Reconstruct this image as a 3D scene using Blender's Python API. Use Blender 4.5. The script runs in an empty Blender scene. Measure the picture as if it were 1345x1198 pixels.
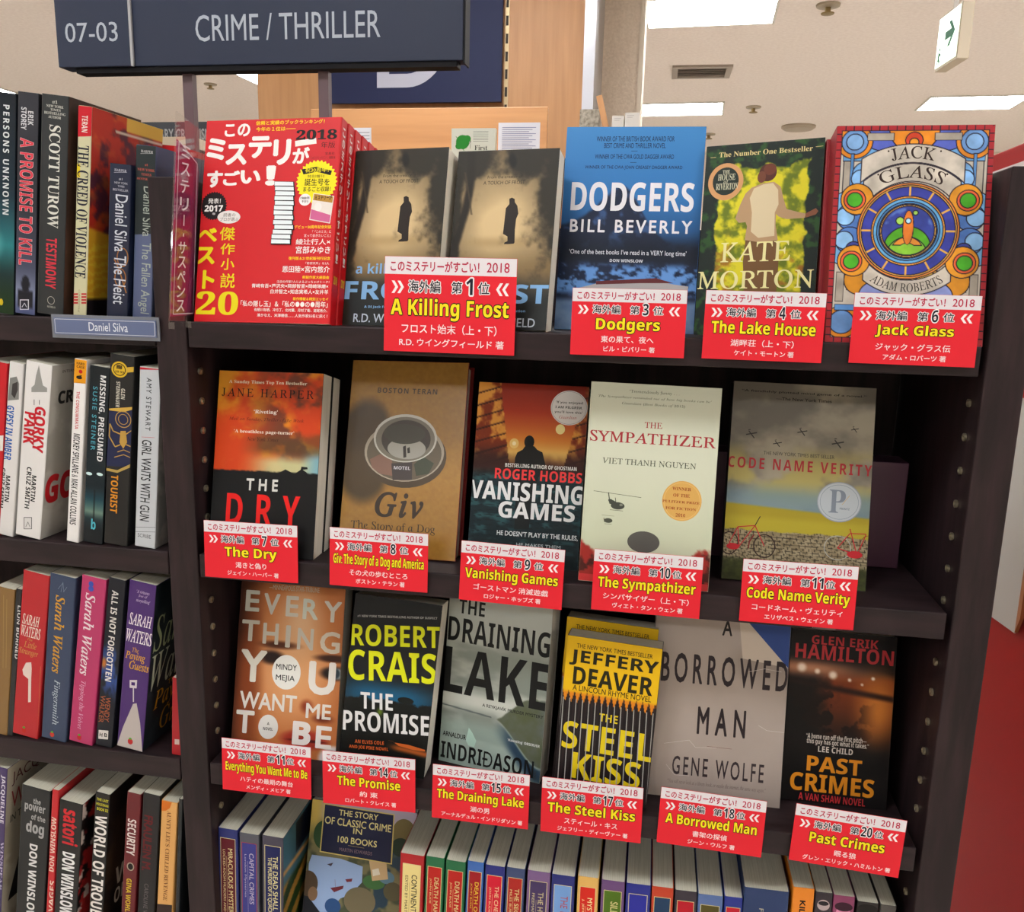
import bpy, math, random
import numpy as np
from mathutils import Matrix, Vector, noise as mnoise
sc = bpy.context.scene
COL = sc.collection
# ---------------------------------------------------------------- camera, world, exposure
CR = [[0.9857061806351706, -0.1591640402994266, -0.055228015836048666], [0.16682866214560002, 0.967842268619903, 0.18828048374536538], [0.0234845256356944, -0.19480285251567045, 0.9805612299634452]]
CAMLOC = (0.02054967, -0.76572171, 0.13142396)
cd = bpy.data.cameras.new('camera')
cam = bpy.data.objects.new('camera', cd); COL.objects.link(cam)
M = Matrix(((CR[0][0], CR[0][2], -CR[0][1], CAMLOC[0]), (CR[1][0], CR[1][2], -CR[1][1], CAMLOC[1]), (CR[2][0], CR[2][2], -CR[2][1], CAMLOC[2]), (0, 0, 0, 1)))
cam.matrix_world = M
cd.sensor_fit = 'HORIZONTAL'; cd.sensor_width = 36.0; cd.lens = 1113.9913 * 36.0 / 1345.0
cd.clip_start = 0.02; cd.clip_end = 60
sc.camera = cam
world = bpy.data.worlds.new('world'); sc.world = world; world.use_nodes = True
world.node_tree.nodes['Background'].inputs[0].default_value = (1.0, 0.95, 0.88, 1)
world.node_tree.nodes['Background'].inputs[1].default_value = 0.15
LAMP = 29.5
sc.view_settings.view_transform = 'Standard'; sc.view_settings.look = 'None'
sc.view_settings.exposure = 0.0; sc.view_settings.gamma = 1.0
sc.view_settings.use_curve_mapping = False
CEIL = 1.331; FLOOR = -1.40
# ---------------------------------------------------------------- helpers
def lin(h):
    if isinstance(h, str): h = [int(h[i:i+2], 16) / 255 for i in (0, 2, 4)]
    return tuple(c / 12.92 if c <= .04045 else ((c + .055) / 1.055) ** 2.4 for c in h)
def ink(h):
    """printed colour to albedo: ink on paper is never a full white"""
    return tuple(.88 * c ** 1.15 for c in lin(h))
def linA(a): return np.where(a <= .04045, a / 12.92, ((np.clip(a, 0, 1) + .055) / 1.055) ** 2.4)
MATS = {}
def mat(name, col, rough=.5, spec=.5, coat=0., emit=None, es=0., metal=0.):
    if name in MATS: return MATS[name]
    m = bpy.data.materials.new(name); m.use_nodes = True; b = m.node_tree.nodes['Principled BSDF']
    b.inputs['Base Color'].default_value = (*lin(col), 1); b.inputs['Roughness'].default_value = rough
    b.inputs['Specular IOR Level'].default_value = spec; b.inputs['Coat Weight'].default_value = coat; b.inputs['Metallic'].default_value = metal
    if emit: b.inputs['Emission Color'].default_value = (*lin(emit), 1); b.inputs['Emission Strength'].default_value = es
    MATS[name] = m; return m
def nodes(m): return m.node_tree.nodes, m.node_tree.links, m.node_tree.nodes['Principled BSDF']
def noisy(name, c1, c2, scale, rough=.5, bump=.0, vec=(1, 1, 1), detail=4, spec=.5, dist=0.02):
    if name in MATS: return MATS[name]
    m = mat(name, c1, rough, spec); n, l, b = nodes(m)
    tc = n.new('ShaderNodeTexCoord'); mp = n.new('ShaderNodeMapping'); mp.inputs['Scale'].default_value = vec
    nz = n.new('ShaderNodeTexNoise'); nz.inputs['Scale'].default_value = scale; nz.inputs['Detail'].default_value = detail
    rp = n.new('ShaderNodeValToRGB'); rp.color_ramp.elements[0].position = .35; rp.color_ramp.elements[1].position = .65
    rp.color_ramp.elements[0].color = (*lin(c1), 1); rp.color_ramp.elements[1].color = (*lin(c2), 1)
    l.new(tc.outputs['Object'], mp.inputs[0]); l.new(mp.outputs[0], nz.inputs['Vector']); l.new(nz.outputs['Fac'], rp.inputs[0]); l.new(rp.outputs[0], b.inputs['Base Color'])
    if bump:
        bp = n.new('ShaderNodeBump'); bp.inputs['Strength'].default_value = bump; bp.inputs['Distance'].default_value = dist
        l.new(nz.outputs['Fac'], bp.inputs['Height']); l.new(bp.outputs[0], b.inputs['Normal'])
    return m
def printmat(name, rough, coat=0., spec=.5):
    if name in MATS: return MATS[name]
    m = mat(name, 'ffffff', rough, spec, coat); n, l, b = nodes(m)
    a = n.new('ShaderNodeAttribute'); a.attribute_name = 'Col'; l.new(a.outputs['Color'], b.inputs['Base Color'])
    b.inputs['Coat Roughness'].default_value = .12
    return m
WOODD = noisy('dark_stained_wood', '1c1416', '2a1e20', 14, .5, .12, (1, 6, 6), 6, dist=.002, spec=.22)
WOODV = noisy('dark_stained_wood_upright', '1c1315', '2c1f21', 14, .5, .12, (6, 6, .8), 6, dist=.002, spec=.22)
WOODL = noisy('light_oak_veneer', 'ab7a4c', 'b98858', 8, .5, .03, (5, 5, .35), 5)
WOODLH = noisy('light_oak_veneer_horizontal', 'ab7a4c', 'b98858', 8, .5, .03, (.35, 5, 5), 5)
CEILM = noisy('ceiling_board', 'e8ddd6', 'f0e6df', 60, .9, .15, (1, 1, 1), 3, dist=.004)
WALLM = noisy('beige_wallpaper', 'd8ccbc', 'e0d6c8', 90, .9, .2, (1, 1, 1), 3, dist=.004)
PAGEF = noisy('page_edges_front', 'd6d0c0', 'e4dece', 5, .8, .25, (30, 260, 1), 2, dist=.0005)
PAGES = noisy('page_edges_shelved', 'aca896', 'bdb9a8', 5, .8, .25, (260, 3, 1), 2, dist=.0005)
P_MATT = printmat('printed_card', .6, 0, .25); P_SEMI = printmat('printed_cover', .5, 0, .22); P_GLOSS = printmat('glossy_printed_cover', .3, .9)
class MB:
    def __init__(s): s.v = []; s.f = []; s.c = []; s.n = 0
    def add(s, v, f, col=None):
        s.v.extend(v); n = s.n
        s.f.extend([tuple(i + n for i in q) for q in f]); s.n += len(v)
        if col is not None:
            if isinstance(col, tuple) and len(col) == 3 and not hasattr(col[0], '__len__'): s.c.append(np.tile(np.array([*col, 1.]), (len(v), 1)))
            else: s.c.append(np.concatenate([np.asarray(col), np.ones((len(v), 1))], 1))
    def box(s, a, b, col=None):
        x0, y0, z0 = a; x1, y1, z1 = b
        s.add([(x0,y0,z0),(x1,y0,z0),(x1,y1,z0),(x0,y1,z0),(x0,y0,z1),(x1,y0,z1),(x1,y1,z1),(x0,y1,z1)],
              [(0,3,2,1),(4,5,6,7),(0,1,5,4),(1,2,6,5),(2,3,7,6),(3,0,4,7)], col); return s
    def mesh(s, name, m):
        me = bpy.data.meshes.new(name); me.from_pydata([tuple(p) for p in s.v], [], s.f)
        if m: me.materials.append(m)
        if s.c:
            a = me.color_attributes.new('Col', 'FLOAT_COLOR', 'POINT')
            a.data.foreach_set('color', np.concatenate(s.c).astype(np.float32).ravel())
        me.update(); return me
def link(name, me, parent=None, loc=None, rot=None, label=None):
    o = bpy.data.objects.new(name, me); COL.objects.link(o)
    if parent: o.parent = parent
    if loc: o.location = loc
    if rot: o.rotation_euler = rot
    if label: o['label'] = label
    return o
def tag(o, label, cat, group=None, kind=None):
    if label: o['label'] = label
    if cat: o['category'] = cat
    if group: o['group'] = group
    if kind: o['kind'] = kind
    return o
def box(name, a, b, m, parent=None, bev=0., **k):
    """box with its own centre as origin"""
    c = [(p + q) / 2 for p, q in zip(a, b)]
    mb = MB().box([p - r for p, r in zip(a, c)], [p - r for p, r in zip(b, c)])
    o = link(name, mb.mesh(name, m), parent, c, **k)
    if bev:
        md = o.modifiers.new('bevel', 'BEVEL'); md.width = bev; md.segments = 2
    return o
def structure(o): o['kind'] = 'structure'; return o
# ---------------------------------------------------------------- lettering
TC = {}
RNG = {'r': (0x1D400, 0x1D41A, 0x1D7CE), 'i': (0x1D434, 0x1D44E, 0), 'S': (0x1D5D4, 0x1D5EE, 0x1D7EC)}
RNG['R'] = RNG['r']; RNG['u'] = RNG['i']
TYPE = {}
def glyphs(s, st, sp=1.):
    k = (s, st, sp)
    if k in TC: return TC[k]
    t = s
    if st in RNG:
        U, L, D = RNG[st]; t = ''
        for c in s:
            if 'A' <= c <= 'Z': t += chr(U + ord(c) - 65)
            elif c == 'h' and U == 0x1D434: t += chr(0x210E)
            elif 'a' <= c <= 'z': t += chr(L + ord(c) - 97)
            elif c.isdigit() and D: t += chr(D + ord(c) - 48)
            else: t += c
    if 'cu' not in TYPE:
        TYPE['cu'] = bpy.data.curves.new('t', 'FONT'); TYPE['cu'].resolution_u = 3; TYPE['ob'] = bpy.data.objects.new('t', TYPE['cu'])
    cu, o = TYPE['cu'], TYPE['ob']; cu.body = t; cu.space_character = sp
    me = bpy.data.meshes.new_from_object(o)
    n = len(me.vertices); v = np.zeros(n * 3); me.vertices.foreach_get('co', v); v = v.reshape(-1, 3)[:, :2]
    f = [tuple(p.vertices) for p in me.polygons]
    if st == 'u' and n: v = np.column_stack([v[:, 0] - .27 * v[:, 1], v[:, 1]])
    bpy.data.meshes.remove(me)
    TC[k] = (v, f); return TC[k]
EPS = .00006
class Art:
    """flat print on a sheet; positions in mm from the sheet's top left corner"""
    def __init__(s, H, emit): s.H = H; s.mb = MB(); s.emit = emit; s.clip = None; s.B = []
    def put(s, xy, faces, col, sub=None):
        xy = np.asarray(xy, float)
        if s.clip is not None: xy = np.column_stack([np.clip(xy[:, 0], .2, s.clip[0] - .2), np.clip(xy[:, 1], .2, s.clip[1] - .2)])
        a, b = xy.min(0), xy.max(0); nsub = 0 if sub is None else max(sub) * .16      # stack only what overlaps
        L = 1 + max([t for (a2, b2, t) in s.B if a2[0] < b[0] and a2[1] < b[1] and b2[0] > a[0] and b2[1] > a[1]] + [0])
        s.B.append((a, b, L + nsub)); zz = [L * EPS] * len(xy) if sub is None else [(L + .16 * q) * EPS for q in sub]
        s.mb.add([s.emit(x / 1000, s.H - y / 1000, z) for (x, y), z in zip(xy, zz)], faces, col if not isinstance(col, str) else ink(col))
    def poly(s, pts, col): s.put(pts, [tuple(range(len(pts)))], col)
    def ell(s, cx, cy, rx, ry, col, n=36, inner=None):
        a = [math.tau * i / n for i in range(n)]
        pts = [(cx + math.cos(t) * rx * (inner if inner and i % 2 else 1), cy + math.sin(t) * ry * (inner if inner and i % 2 else 1)) for i, t in enumerate(a)]
        s.poly(pts, col)
    def ring(s, cx, cy, rx, ry, w, col, n=36):
        p = []; f = []
        for i in range(n):
            t = math.tau * i / n
            p += [(cx + math.cos(t) * (rx - w / 2), cy + math.sin(t) * (ry - w / 2)), (cx + math.cos(t) * (rx + w / 2), cy + math.sin(t) * (ry + w / 2))]
            j = (i + 1) % n; f.append((2 * i, 2 * j, 2 * j + 1, 2 * i + 1))
        s.put(p, f, col)
    def line(s, pts, w, col):
        for (x0, y0), (x1, y1) in zip(pts, pts[1:]):
            d = math.hypot(x1 - x0, y1 - y0) or 1; nx, ny = -(y1 - y0) / d * w / 2, (x1 - x0) / d * w / 2
            s.put([(x0 + nx, y0 + ny), (x1 + nx, y1 + ny), (x1 - nx, y1 - ny), (x0 - nx, y0 - ny)], [(0, 1, 2, 3)], col)
    def text(s, t, st, off, col, x0, y0, x1, y1, r=0, o=None, sp=1., arc=None, q4=None):
        v, f = glyphs(t, st, sp)
        if not len(v): return
        if st == 'j' and any(0x4e00 <= ord(c) < 0xa000 for c in t): off = min(off, .014)
        if r: x0, x1 = min(x0, x1), max(x0, x1)
        mn = v.min(0); mx = v.max(0); e = max(off, 0)
        def place(v):
            q = (v - mn + e) / (mx - mn + 2 * e)
            if q4:      # baseline set at its own slight angle: four corners
                A_, B_, C_, D_ = [np.array(p) for p in q4]; a, b = q[:, :1], q[:, 1:]
                return (D_ * (1 - a) + C_ * a) * (1 - b) + (A_ * (1 - a) + B_ * a) * b
            if arc:
                cx, cy, r0, hh, half = arc; th = (q[:, 0] * 2 - 1) * half
                if r0 > 0: rr = r0 + q[:, 1] * hh; return np.column_stack([cx + rr * np.sin(th), cy - rr * np.cos(th)])
                rr = -r0 - q[:, 1] * hh; return np.column_stack([cx + rr * np.sin(th), cy + rr * np.cos(th)])
            if r == -90: return np.column_stack([x0 + q[:, 1] * (x1 - x0), y0 + q[:, 0] * (y1 - y0)])
            if r == 90: return np.column_stack([x1 - q[:, 1] * (x1 - x0), y1 - q[:, 0] * (y1 - y0)])
            return np.column_stack([x0 + q[:, 0] * (x1 - x0), y1 - q[:, 1] * (y1 - y0)])
        def fat(w, n, c):      # a heavier weight: the same outline set several times around its place
            V = [v] if w <= 0 else [v + w * np.array([math.cos(math.tau * (i + .5) / n), math.sin(math.tau * (i + .5) / n)]) for i in range(n)]
            k = len(v); s.put(place(np.concatenate(V)), [tuple(a + i * k for a in q) for i in range(len(V)) for q in f], c, [i for i in range(len(V)) for _ in range(k)])
        if o: fat(e + o[1], 10, o[0])
        fat(e, 4 if e < .02 else 8, col)
    def paint(s, fn, W, nx=90):
        H = s.H; ny = int(nx * H / W)
        u = np.linspace(0, 1, nx + 1); v = np.linspace(0, 1, ny + 1)
        Ug, Vg = np.meshgrid(u, v); c = .88 * linA(np.clip(fn(Ug, Vg, H / W), 0, 1)).reshape(-1, 3) ** 1.12
        e = .0002; pts = [s.emit(e + a * (W - 2 * e), H - e - b * (H - 2 * e), EPS) for a, b in zip(Ug.ravel(), Vg.ravel())]; s.B.append((np.array([0, 0]), np.array([W * 1000, H * 1000]), 1))
        w = nx + 1; f = [(j * w + i, (j + 1) * w + i, (j + 1) * w + i + 1, j * w + i + 1) for j in range(ny) for i in range(nx)]
        s.mb.add(pts, f, c)
    def items(s, its):
        for it in its:
            k = it[0]
            if k == 't': s.text(*it[1:9], **(it[9] if len(it) > 9 else {}))
            elif k == 'p': s.poly(it[2], it[1])
            elif k == 'l': s.line(it[3], it[2], it[1])
            elif k == 'e': s.ell(it[2], it[3], it[4], it[5], it[1])
            elif k == 'star': s.ell(it[2], it[3], it[4] * 1.1, it[4] * 1.1 if it[5] > it[4] * .9 else it[4] * 1.1, it[1], 64, .9)
            elif k == 'o': s.ring(it[3], it[4], it[5], it[6], it[2], it[1])
# ---------------------------------------------------------------- painted covers (u right, v down, a = height / width)
def h2(ix, iy, sd):
    n = np.sin(ix * 127.1 + iy * 311.7 + sd * 74.7) * 43758.5453; return n - np.floor(n)
def vn(x, y, sd):
    ix = np.floor(x); iy = np.floor(y); fx = x - ix; fy = y - iy; fx = fx * fx * (3 - 2 * fx); fy = fy * fy * (3 - 2 * fy)
    return (h2(ix, iy, sd) * (1 - fx) + h2(ix + 1, iy, sd) * fx) * (1 - fy) + (h2(ix, iy + 1, sd) * (1 - fx) + h2(ix + 1, iy + 1, sd) * fx) * fy
def fbm(x, y, sd=0, o=4):
    r = 0; a = .5
    for i in range(o): r = r + a * vn(x, y, sd + i); x = x * 2.03; y = y * 2.03; a *= .5
    return r / (1 - .5 ** o)
def C(h): return np.array([int(h[i:i+2], 16) / 255 for i in (0, 2, 4)])
def mix(a, b, t): t = np.clip(t, 0, 1)[..., None]; return a * (1 - t) + b * t
def full(u, h): return np.ones(u.shape + (1,)) * C(h)
def ss(a, b, x): t = np.clip((x - a) / (b - a), 0, 1); return t * t * (3 - 2 * t)
def grad(v, stops):
    out = None
    for i, (p, h) in enumerate(stops):
        out = full(v, h) if out is None else mix(out, C(h), (v - stops[i-1][0]) / (p - stops[i-1][0]))
    return out
def p_frost(u, v, a):
    y = v * a; g = np.hypot((u - .5) / .62, (v - .44) / .46); c = mix(full(u, '453a28'), C('d2ba8e'), 1.3 - g + .25 * (fbm(u * 3, y * 3, 1) - .5))
    c = mix(c, C('86704a'), ss(.5, .68, v) * .75); c = mix(c, C('a89064'), ss(.05, 0, np.abs(v - .52)) * ss(.5, .2, np.abs(u - .5)) * .6); c = mix(c, C('2e3232'), ss(.68, .86, v + .05 * fbm(u * 5, y * 5, 5)))
    n = fbm(u * 9, y * 9, 2, 5); ed = np.maximum(ss(.3, 0, v) * ss(.1, .5, np.abs(u - .45) + .25), np.maximum(ss(.68, 1, u) * ss(.85, .1, v), ss(.14, 0, u)))
    c = mix(c, C('2c281e'), ss(.38, .74, n * .6 + ed * .6) * .95)
    tr = np.abs(u - (.13 - .12 * v + .04 * np.sin(v * 7))) - .022 - .012 * fbm(u * 20, v * 20, 3)
    c = mix(c, C('2a241b'), ss(.03, -.01, tr) * ss(.62, .5, v)); tr = np.abs(u - (.3 - .5 * np.abs(v - .42) ** 1.2 - .1)) - .003
    c = mix(c, C('4c4230'), ss(.012, 0, tr) * (v > .12) * (v < .36) * .7); c = mix(c, C('1c1812'), ss(.05, .02, np.hypot((u - .55 - .3 * (v - .05)), (v - .06) * .9)) * (n > .4)); return c
def p_dodgers(u, v, a):
    y = v * a; c = grad(v, [(0, '4a8cc4'), (.35, '3a7cb8'), (.6, '24507c')])
    ridge = .5 - .24 * np.exp(-((u - .42) / .22) ** 2) + .06 * (fbm(u * 6, u * 0, 3) - .5) + .08 * u
    n = fbm(u * 16, y * 16, 4, 5); c = mix(c, mix(full(u, '232f48'), C('3e5c88'), ss(.5, .75, n)), ss(-.01, .015, v - ridge))
    c = mix(c, C('162234'), ss(.5, .62, v) * ss(.7, .64, v)); sn = fbm(u * 22, y * 30, 8, 4)
    c = mix(c, mix(full(u, '1c2c48'), C('6c9cd8'), ss(.42, .62, sn)), ss(.66, .7, v) * ss(.84, .8, v))
    c = mix(c, mix(full(u, '5c7ca4'), C('8ca4c0'), n), ss(.83, .87, v)); return c
def p_lake(u, v, a):
    y = v * a; n = fbm(u * 14, y * 14, 2, 5); c = mix(full(u, '6c7c14'), C('d8d028'), ss(.3, .62, n)); n2 = fbm(u * 8, y * 8, 7, 5)
    c = mix(c, C('9c6c1c'), ss(.55, .7, n2) * ss(.4, .7, v)); ed = np.maximum(np.maximum(ss(.2, .0, v), ss(.24, .0, u)), np.maximum(ss(.8, 1, u), ss(.66, .95, v) * ss(.5, .9, np.abs(u - .45) * 2)))
    n3 = fbm(u * 11, y * 11, 9, 4); c = mix(c, mix(full(u, '10221c'), C('2c5424'), ss(.5, .7, n)), ss(.46, .56, ed * .75 + n3 * .45)); return c
def p_jack(u, v, a):
    X = u; Y = v * a; s = np.abs(X - .5); c = mix(full(u, 'b8b0a4'), C('c8c0b4'), fbm(u * 30, Y * 30, 1))
    line = np.zeros_like(u)
    def reg(d, h, w=.005):
        nonlocal c
        sh = .85 + .3 * fbm(u * 12, Y * 12, hash(h) % 7 if False else len(h) + 2)
        c2 = full(u, h) * sh[..., None]; t = ss(.002, -.002, d); c = mix(c, np.clip(c2, 0, 1), t); c = mix(c, C('241c2c'), ss(w, w * .4, np.abs(d)))
    def circ(x, y, r, h, sym=True, w=.005): reg(np.hypot((s - (.5 - x)) if sym else X - x, Y - y) - r, h, w)
    def rect(x0, y0, x1, y1, h, sym=True):
        xx = s if sym else X; xa, xb = (.5 - x1, .5 - x0) if sym else (x0, x1)
        reg(np.maximum(np.maximum(xa - xx, xx - xb), np.maximum(y0 - Y, Y - y1)), h, .004)
    A = a
    # corners and swirls
    rect(.05, .05, .5, .24, '6ca0d0'); circ(.30, .02, .15, '5a68b8'); circ(.5, .02, .16, 'd88c28', False); circ(.5, .1, .055, 'd04c2c', False); circ(.5, .115, .03, 'e8a030', False)
    circ(.12, .11, .115, 'd88c28'); circ(.12, .11, .085, '7098cc'); circ(.12, .11, .055, '88b0dc')
    rect(.2, .05, .37, .1, 'a8a094'); rect(.055, .24, .1, .46, 'a8a094'); rect(.1, .19, .12, .9, '5c8cc0')
    circ(.2, .33, .085, '78a8d8'); circ(.17, .36, .06, '88b4e0')
    for y0, y1 in ((.56, .62), (.84, .78)):
        circ(.10, y0, .115, '78acd8'); circ(.12, y1, .09, '5880c0'); circ(.085, y1, .06, '90bce4'); circ(.15, y0, .05, '404890')
    # lower
    rect(.12, .98, .5, 1.12, 'd0a030'); circ(.2, 1.05, .1, 'c88c28'); circ(.36, 1.08, .09, 'd8b040'); rect(.05, 1.0, .1, 1.2, 'a8a094')
    circ(.5, 1.17, .12, '7078b8', False); circ(.3, 1.16, .1, '8c98cc'); circ(.1, 1.34, .11, 'd88c28'); circ(.1, 1.34, .08, '7098cc'); rect(.05, 1.22, .5, 1.26, '5c8cc0'); circ(.32, 1.38, .12, '88b0dc'); circ(.5, 1.4, .08, 'd88c28', False)
    # banners
    R0 = np.hypot(X - .5, Y - .71)
    reg(np.maximum(np.abs(R0 - .5225) - .0625, np.maximum(s - .33, Y - .5)), 'c4bcb0'); reg(np.maximum(np.abs(R0 - .393) - .06, np.maximum(s - .31, Y - .6)), 'c4bcb0')
    reg(np.maximum(np.abs(R0 - .388) - .052, np.maximum(s - .28, .85 - Y)), 'c4bcb0')
    # corner medallions
    for y in (.5, .92):
        circ(.155, y, .105, 'd8982c'); circ(.14, y + .005, .07, 'd8683c'); circ(.14, y + .005, .05, '50a82c')
    # main wheel
    cx, cy = .493, .713; r = np.hypot(X - cx, Y - cy); th = np.arctan2(Y - cy, X - cx)
    for rr, h in ((.325, 'd88c3c'), (.31, 'e0b050'), (.298, '4048a0')): reg(r - rr, h)
    sp_ = np.abs(((th / (math.tau / 12)) % 1) - .5) * (math.tau / 12) * r; c = mix(c, C('e0b050'), ss(.008, .004, np.where(r < .298, (.5 * math.tau / 12) * r - sp_, 1)))
    for rr, h in ((.235, 'e0a040'), (.222, '68a8d4'), (.2, '4c88bc'), (.185, '80c0dc'), (.178, 'e0b050'), (.168, '3c4a98')): reg(r - rr, h)
    c = mix(c, C('6c90d0'), ss(.45, .7, fbm(u * 14, Y * 14, 3)) * ss(.165, .15, r) * .7)
    pl = np.maximum(np.hypot(X - cx, Y - cy - .12) - .15, r - .163); reg(pl, '58a428'); pl2 = np.maximum(np.hypot(X - cx, Y - cy - .17) - .13, r - .163); reg(pl2, '88c040')
    circ(.44, .645, .026, 'a0cc60', False); circ(.535, .59, .016, 'a0cc60', False)
    rk = np.maximum(np.abs(X - cx) - .034 * np.sqrt(np.clip(1 - ((Y - .69) / .115) ** 2, 0, 1)), np.abs(Y - .69) - .115); 
    fin = np.maximum(np.abs(np.hypot((X - cx) / 1.0, (Y - .86)) - .085) - .02, Y - .81); reg(fin, 'd89038', .004); reg(rk, 'd88030', .004); circ(.493, .645, .018, 'a8d0e8', False)
    # border
    b = np.minimum(np.minimum(u, 1 - u), np.minimum(Y, A - Y)); c = mix(c, C('a83038'), ss(.034, .03, b)); c = mix(c, C('241c2c'), ss(.004, .002, np.abs(b - .034)))
    k = ((np.where(np.minimum(u, 1 - u) < np.minimum(Y, A - Y), Y, X)) / .055) % 1
    c = mix(c, C('241c2c'), ss(.08, .04, np.minimum(k, 1 - k)) * (b < .033)); return c
def p_dry(u, v, a):
    y = v * a; n = fbm(u * 3.2 + .8 * v, y * 4.2, 6, 5); c = mix(full(u, 'd88c20'), C('c84818'), ss(.35, .6, n + .25 * v)); c = mix(c, C('e0a030'), ss(.45, .2, u + .5 * n) * ss(.35, .1, v) * .7)
    c = mix(c, C('74402c'), ss(.5, .66, fbm(u * 4, y * 5, 12, 5)) * ss(.2, .7, u)); c = mix(c, C('c8c898'), ss(.40, .5, v + .1 * (n - .5)) * ss(.2, .6, u) * .9); c = mix(c, C('70a8c0'), ss(.38, .45, v) * ss(.8, 1, u) * .8)
    c = mix(c, C('5c4a2c'), ss(.37, .42, v + .1 * n) * ss(.47, .42, v) * .6 * ss(.2, .5, u)); c = mix(c, C('0f1113'), ss(-.004, .004, v - (.545 - .008 * fbm(u * 25, u * 0, 2)))); return c
def p_giv(u, v, a):
    y = v * a; c = mix(full(u, '9c7434'), C('b08840'), fbm(u * 40, y * 40, 3, 3)); c = mix(c, C('8a6428'), ss(.3, 1, v) * .3)
    c = mix(c, C('48381c'), ss(.30, .22, np.hypot((u - .17) * 1.0, (v - .47) * 1.1 * .9)) * ss(.45, .3, u)); return c
def p_van(u, v, a):
    y = v * a; c = grad(v, [(0, '8c2c18'), (.15, 'b04020'), (.3, 'd88838'), (.38, 'e0b868')]); L = u + .55 * (v - .3); Rr = 1 - u + .55 * (v - .3)
    vp = np.minimum(u / (np.abs(.3 - v) * .0 + .38 - .28 * v * 1.4 + 1e-3), 9)
    nL = fbm(u * 12, y * 9, 3, 4); wallL = u < .36 - .28 * v * (v < .5) + .05 * np.floor(nL * 3) / 3 - .1 * ss(.0, .1, v) * 0
    wallL = u < (.2 + .28 * v); wallR = (1 - u) < (.02 + .36 * v); m = (wallL | wallR) & (v < .48)
    w = mix(full(u, 'e0a048'), C('8c3c18'), ss(.4, .6, nL)); st = ((y * 9 + u * 3) % 1); w = mix(w, C('3c1c10'), ss(.8, .9, st) * .8); w = mix(w, C('2c1410'), ss(.3, .46, v) * .9)
    c = np.where(m[..., None], w, c); c = mix(c, C('3c1c14'), ss(.38, .5, v + .04 * nL)); b = ((y * 22 + .6 * np.sin(u * 9)) % 1)
    g = mix(full(u, '10282e'), C('2c5458'), ss(.45, .7, fbm(u * 10, y * 20, 5, 4))); g = mix(g, C('0c1a1e'), ss(.82, .95, b)); c = mix(c, g, ss(.46, .53, v)); return mix(c, C('0e1c20'), ss(.75, 1, v) * .6)
def p_symp(u, v, a):
    y = v * a; c = mix(full(u, 'cdd0bc'), C('c2c8ae'), ss(.3, .9, v)); n = fbm(u * 20, y * 20, 4, 4); tl = np.hypot((u + .02) / .16, (v - .93) / .12); tr = np.hypot((u - .97) / .17, (v - .95) / .14)
    c = mix(c, mix(full(u, '9c3028'), C('502018'), ss(.45, .6, n)), ss(1.1, .9, np.minimum(tl, tr) + .5 * (n - .5)) * (v < 1)); return c
def p_code(u, v, a):
    y = v * a; n = fbm(u * 3, y * 4, 3, 5); c = mix(full(u, '7c776e'), C('aca492'), ss(.3, .65, n)); c = mix(c, C('b4a86c'), ss(.28, .42, v) * ss(.6, .35, np.abs(v - .45) * 3) * ss(.35, .6, fbm(u * 4, y * 5, 8))); c = mix(c, C('78909c'), ss(.48, .58, v) * .8)
    c = mix(c, C('a89830'), ss(-.005, .01, v - (.615 + .03 * u))); c = mix(c, C('b8ac38'), ss(.66, .70, v) * .7); st = fbm(u * 34, y * 50, 5, 2); e_ = .735 + .02 * fbm(u * 12, u * 0, 9)
    gx = (u * 22 + np.floor(y * 42) * .37 + .6 * vn(u * 15, y * 20, 3)) % 1; gy = (y * 42 + .8 * vn(u * 20, y * 8, 5)) % 1
    w = mix(full(u, '8a7c60'), C('a89c80'), h2(np.floor(u * 22 + np.floor(y * 42) * .37), np.floor(y * 42), 3)); w = mix(w, C('342c20'), np.maximum(ss(.8, .95, gx), ss(.75, .95, gy))); c = mix(c, w, ss(-.003, .003, v - e_))
    c = mix(c, mix(full(u, '2c3018'), C('4c5224'), st), ss(-.01, .02, v - (.88 + .02 * st))); return c
def p_every(u, v, a):
    y = v * a; n = fbm(u * 4, y * 4, 2, 4); c = mix(full(u, '3c1c10'), C('c07a48'), ss(.02, .38, u + .12 * n) * ss(-.05, .12, v + .04 * n)); c = mix(c, C('dca878'), ss(.55, .1, np.hypot((u - .55), (v - .5) * 1.1)) * .9); c = mix(c, C('e4c09c'), ss(.3, 0, np.hypot(u - .6, (v - .25))) * .8)
    c = mix(c, C('4c2414'), ss(.1, .02, v + .05 * fbm(u * 20, y * 3, 8)))
    def el(cx, cy, rx, ry, h, s=.25): nonlocal c; d = np.hypot((u - cx) / rx, (v - cy) / ry); c = mix(c, C(h), ss(1 + s, 1 - s, d))
    el(.4, .40, .17, .02, '5c3420', .6); el(.34, .47, .11, .035, '2c1c18', .5); el(.93, .45, .16, .02, '402418', .5); el(.95, .53, .13, .035, '201818', .4); el(.97, .53, .07, .028, 'a8b0b0', .3); el(.96, .53, .035, .026, '304048', .3)
    el(.7, .72, .05, .03, '8c3c20', .8); el(.86, .78, .08, .02, '70301c', .8); el(.7, .9, .22, .05, 'a84030', .3); el(.72, .905, .17, .008, '501818', .5); el(.12, .7, .1, .4, '8c4824', .9)
    el(.98, .99, .14, .07, 'dcd8d8', .2); return c
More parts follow.
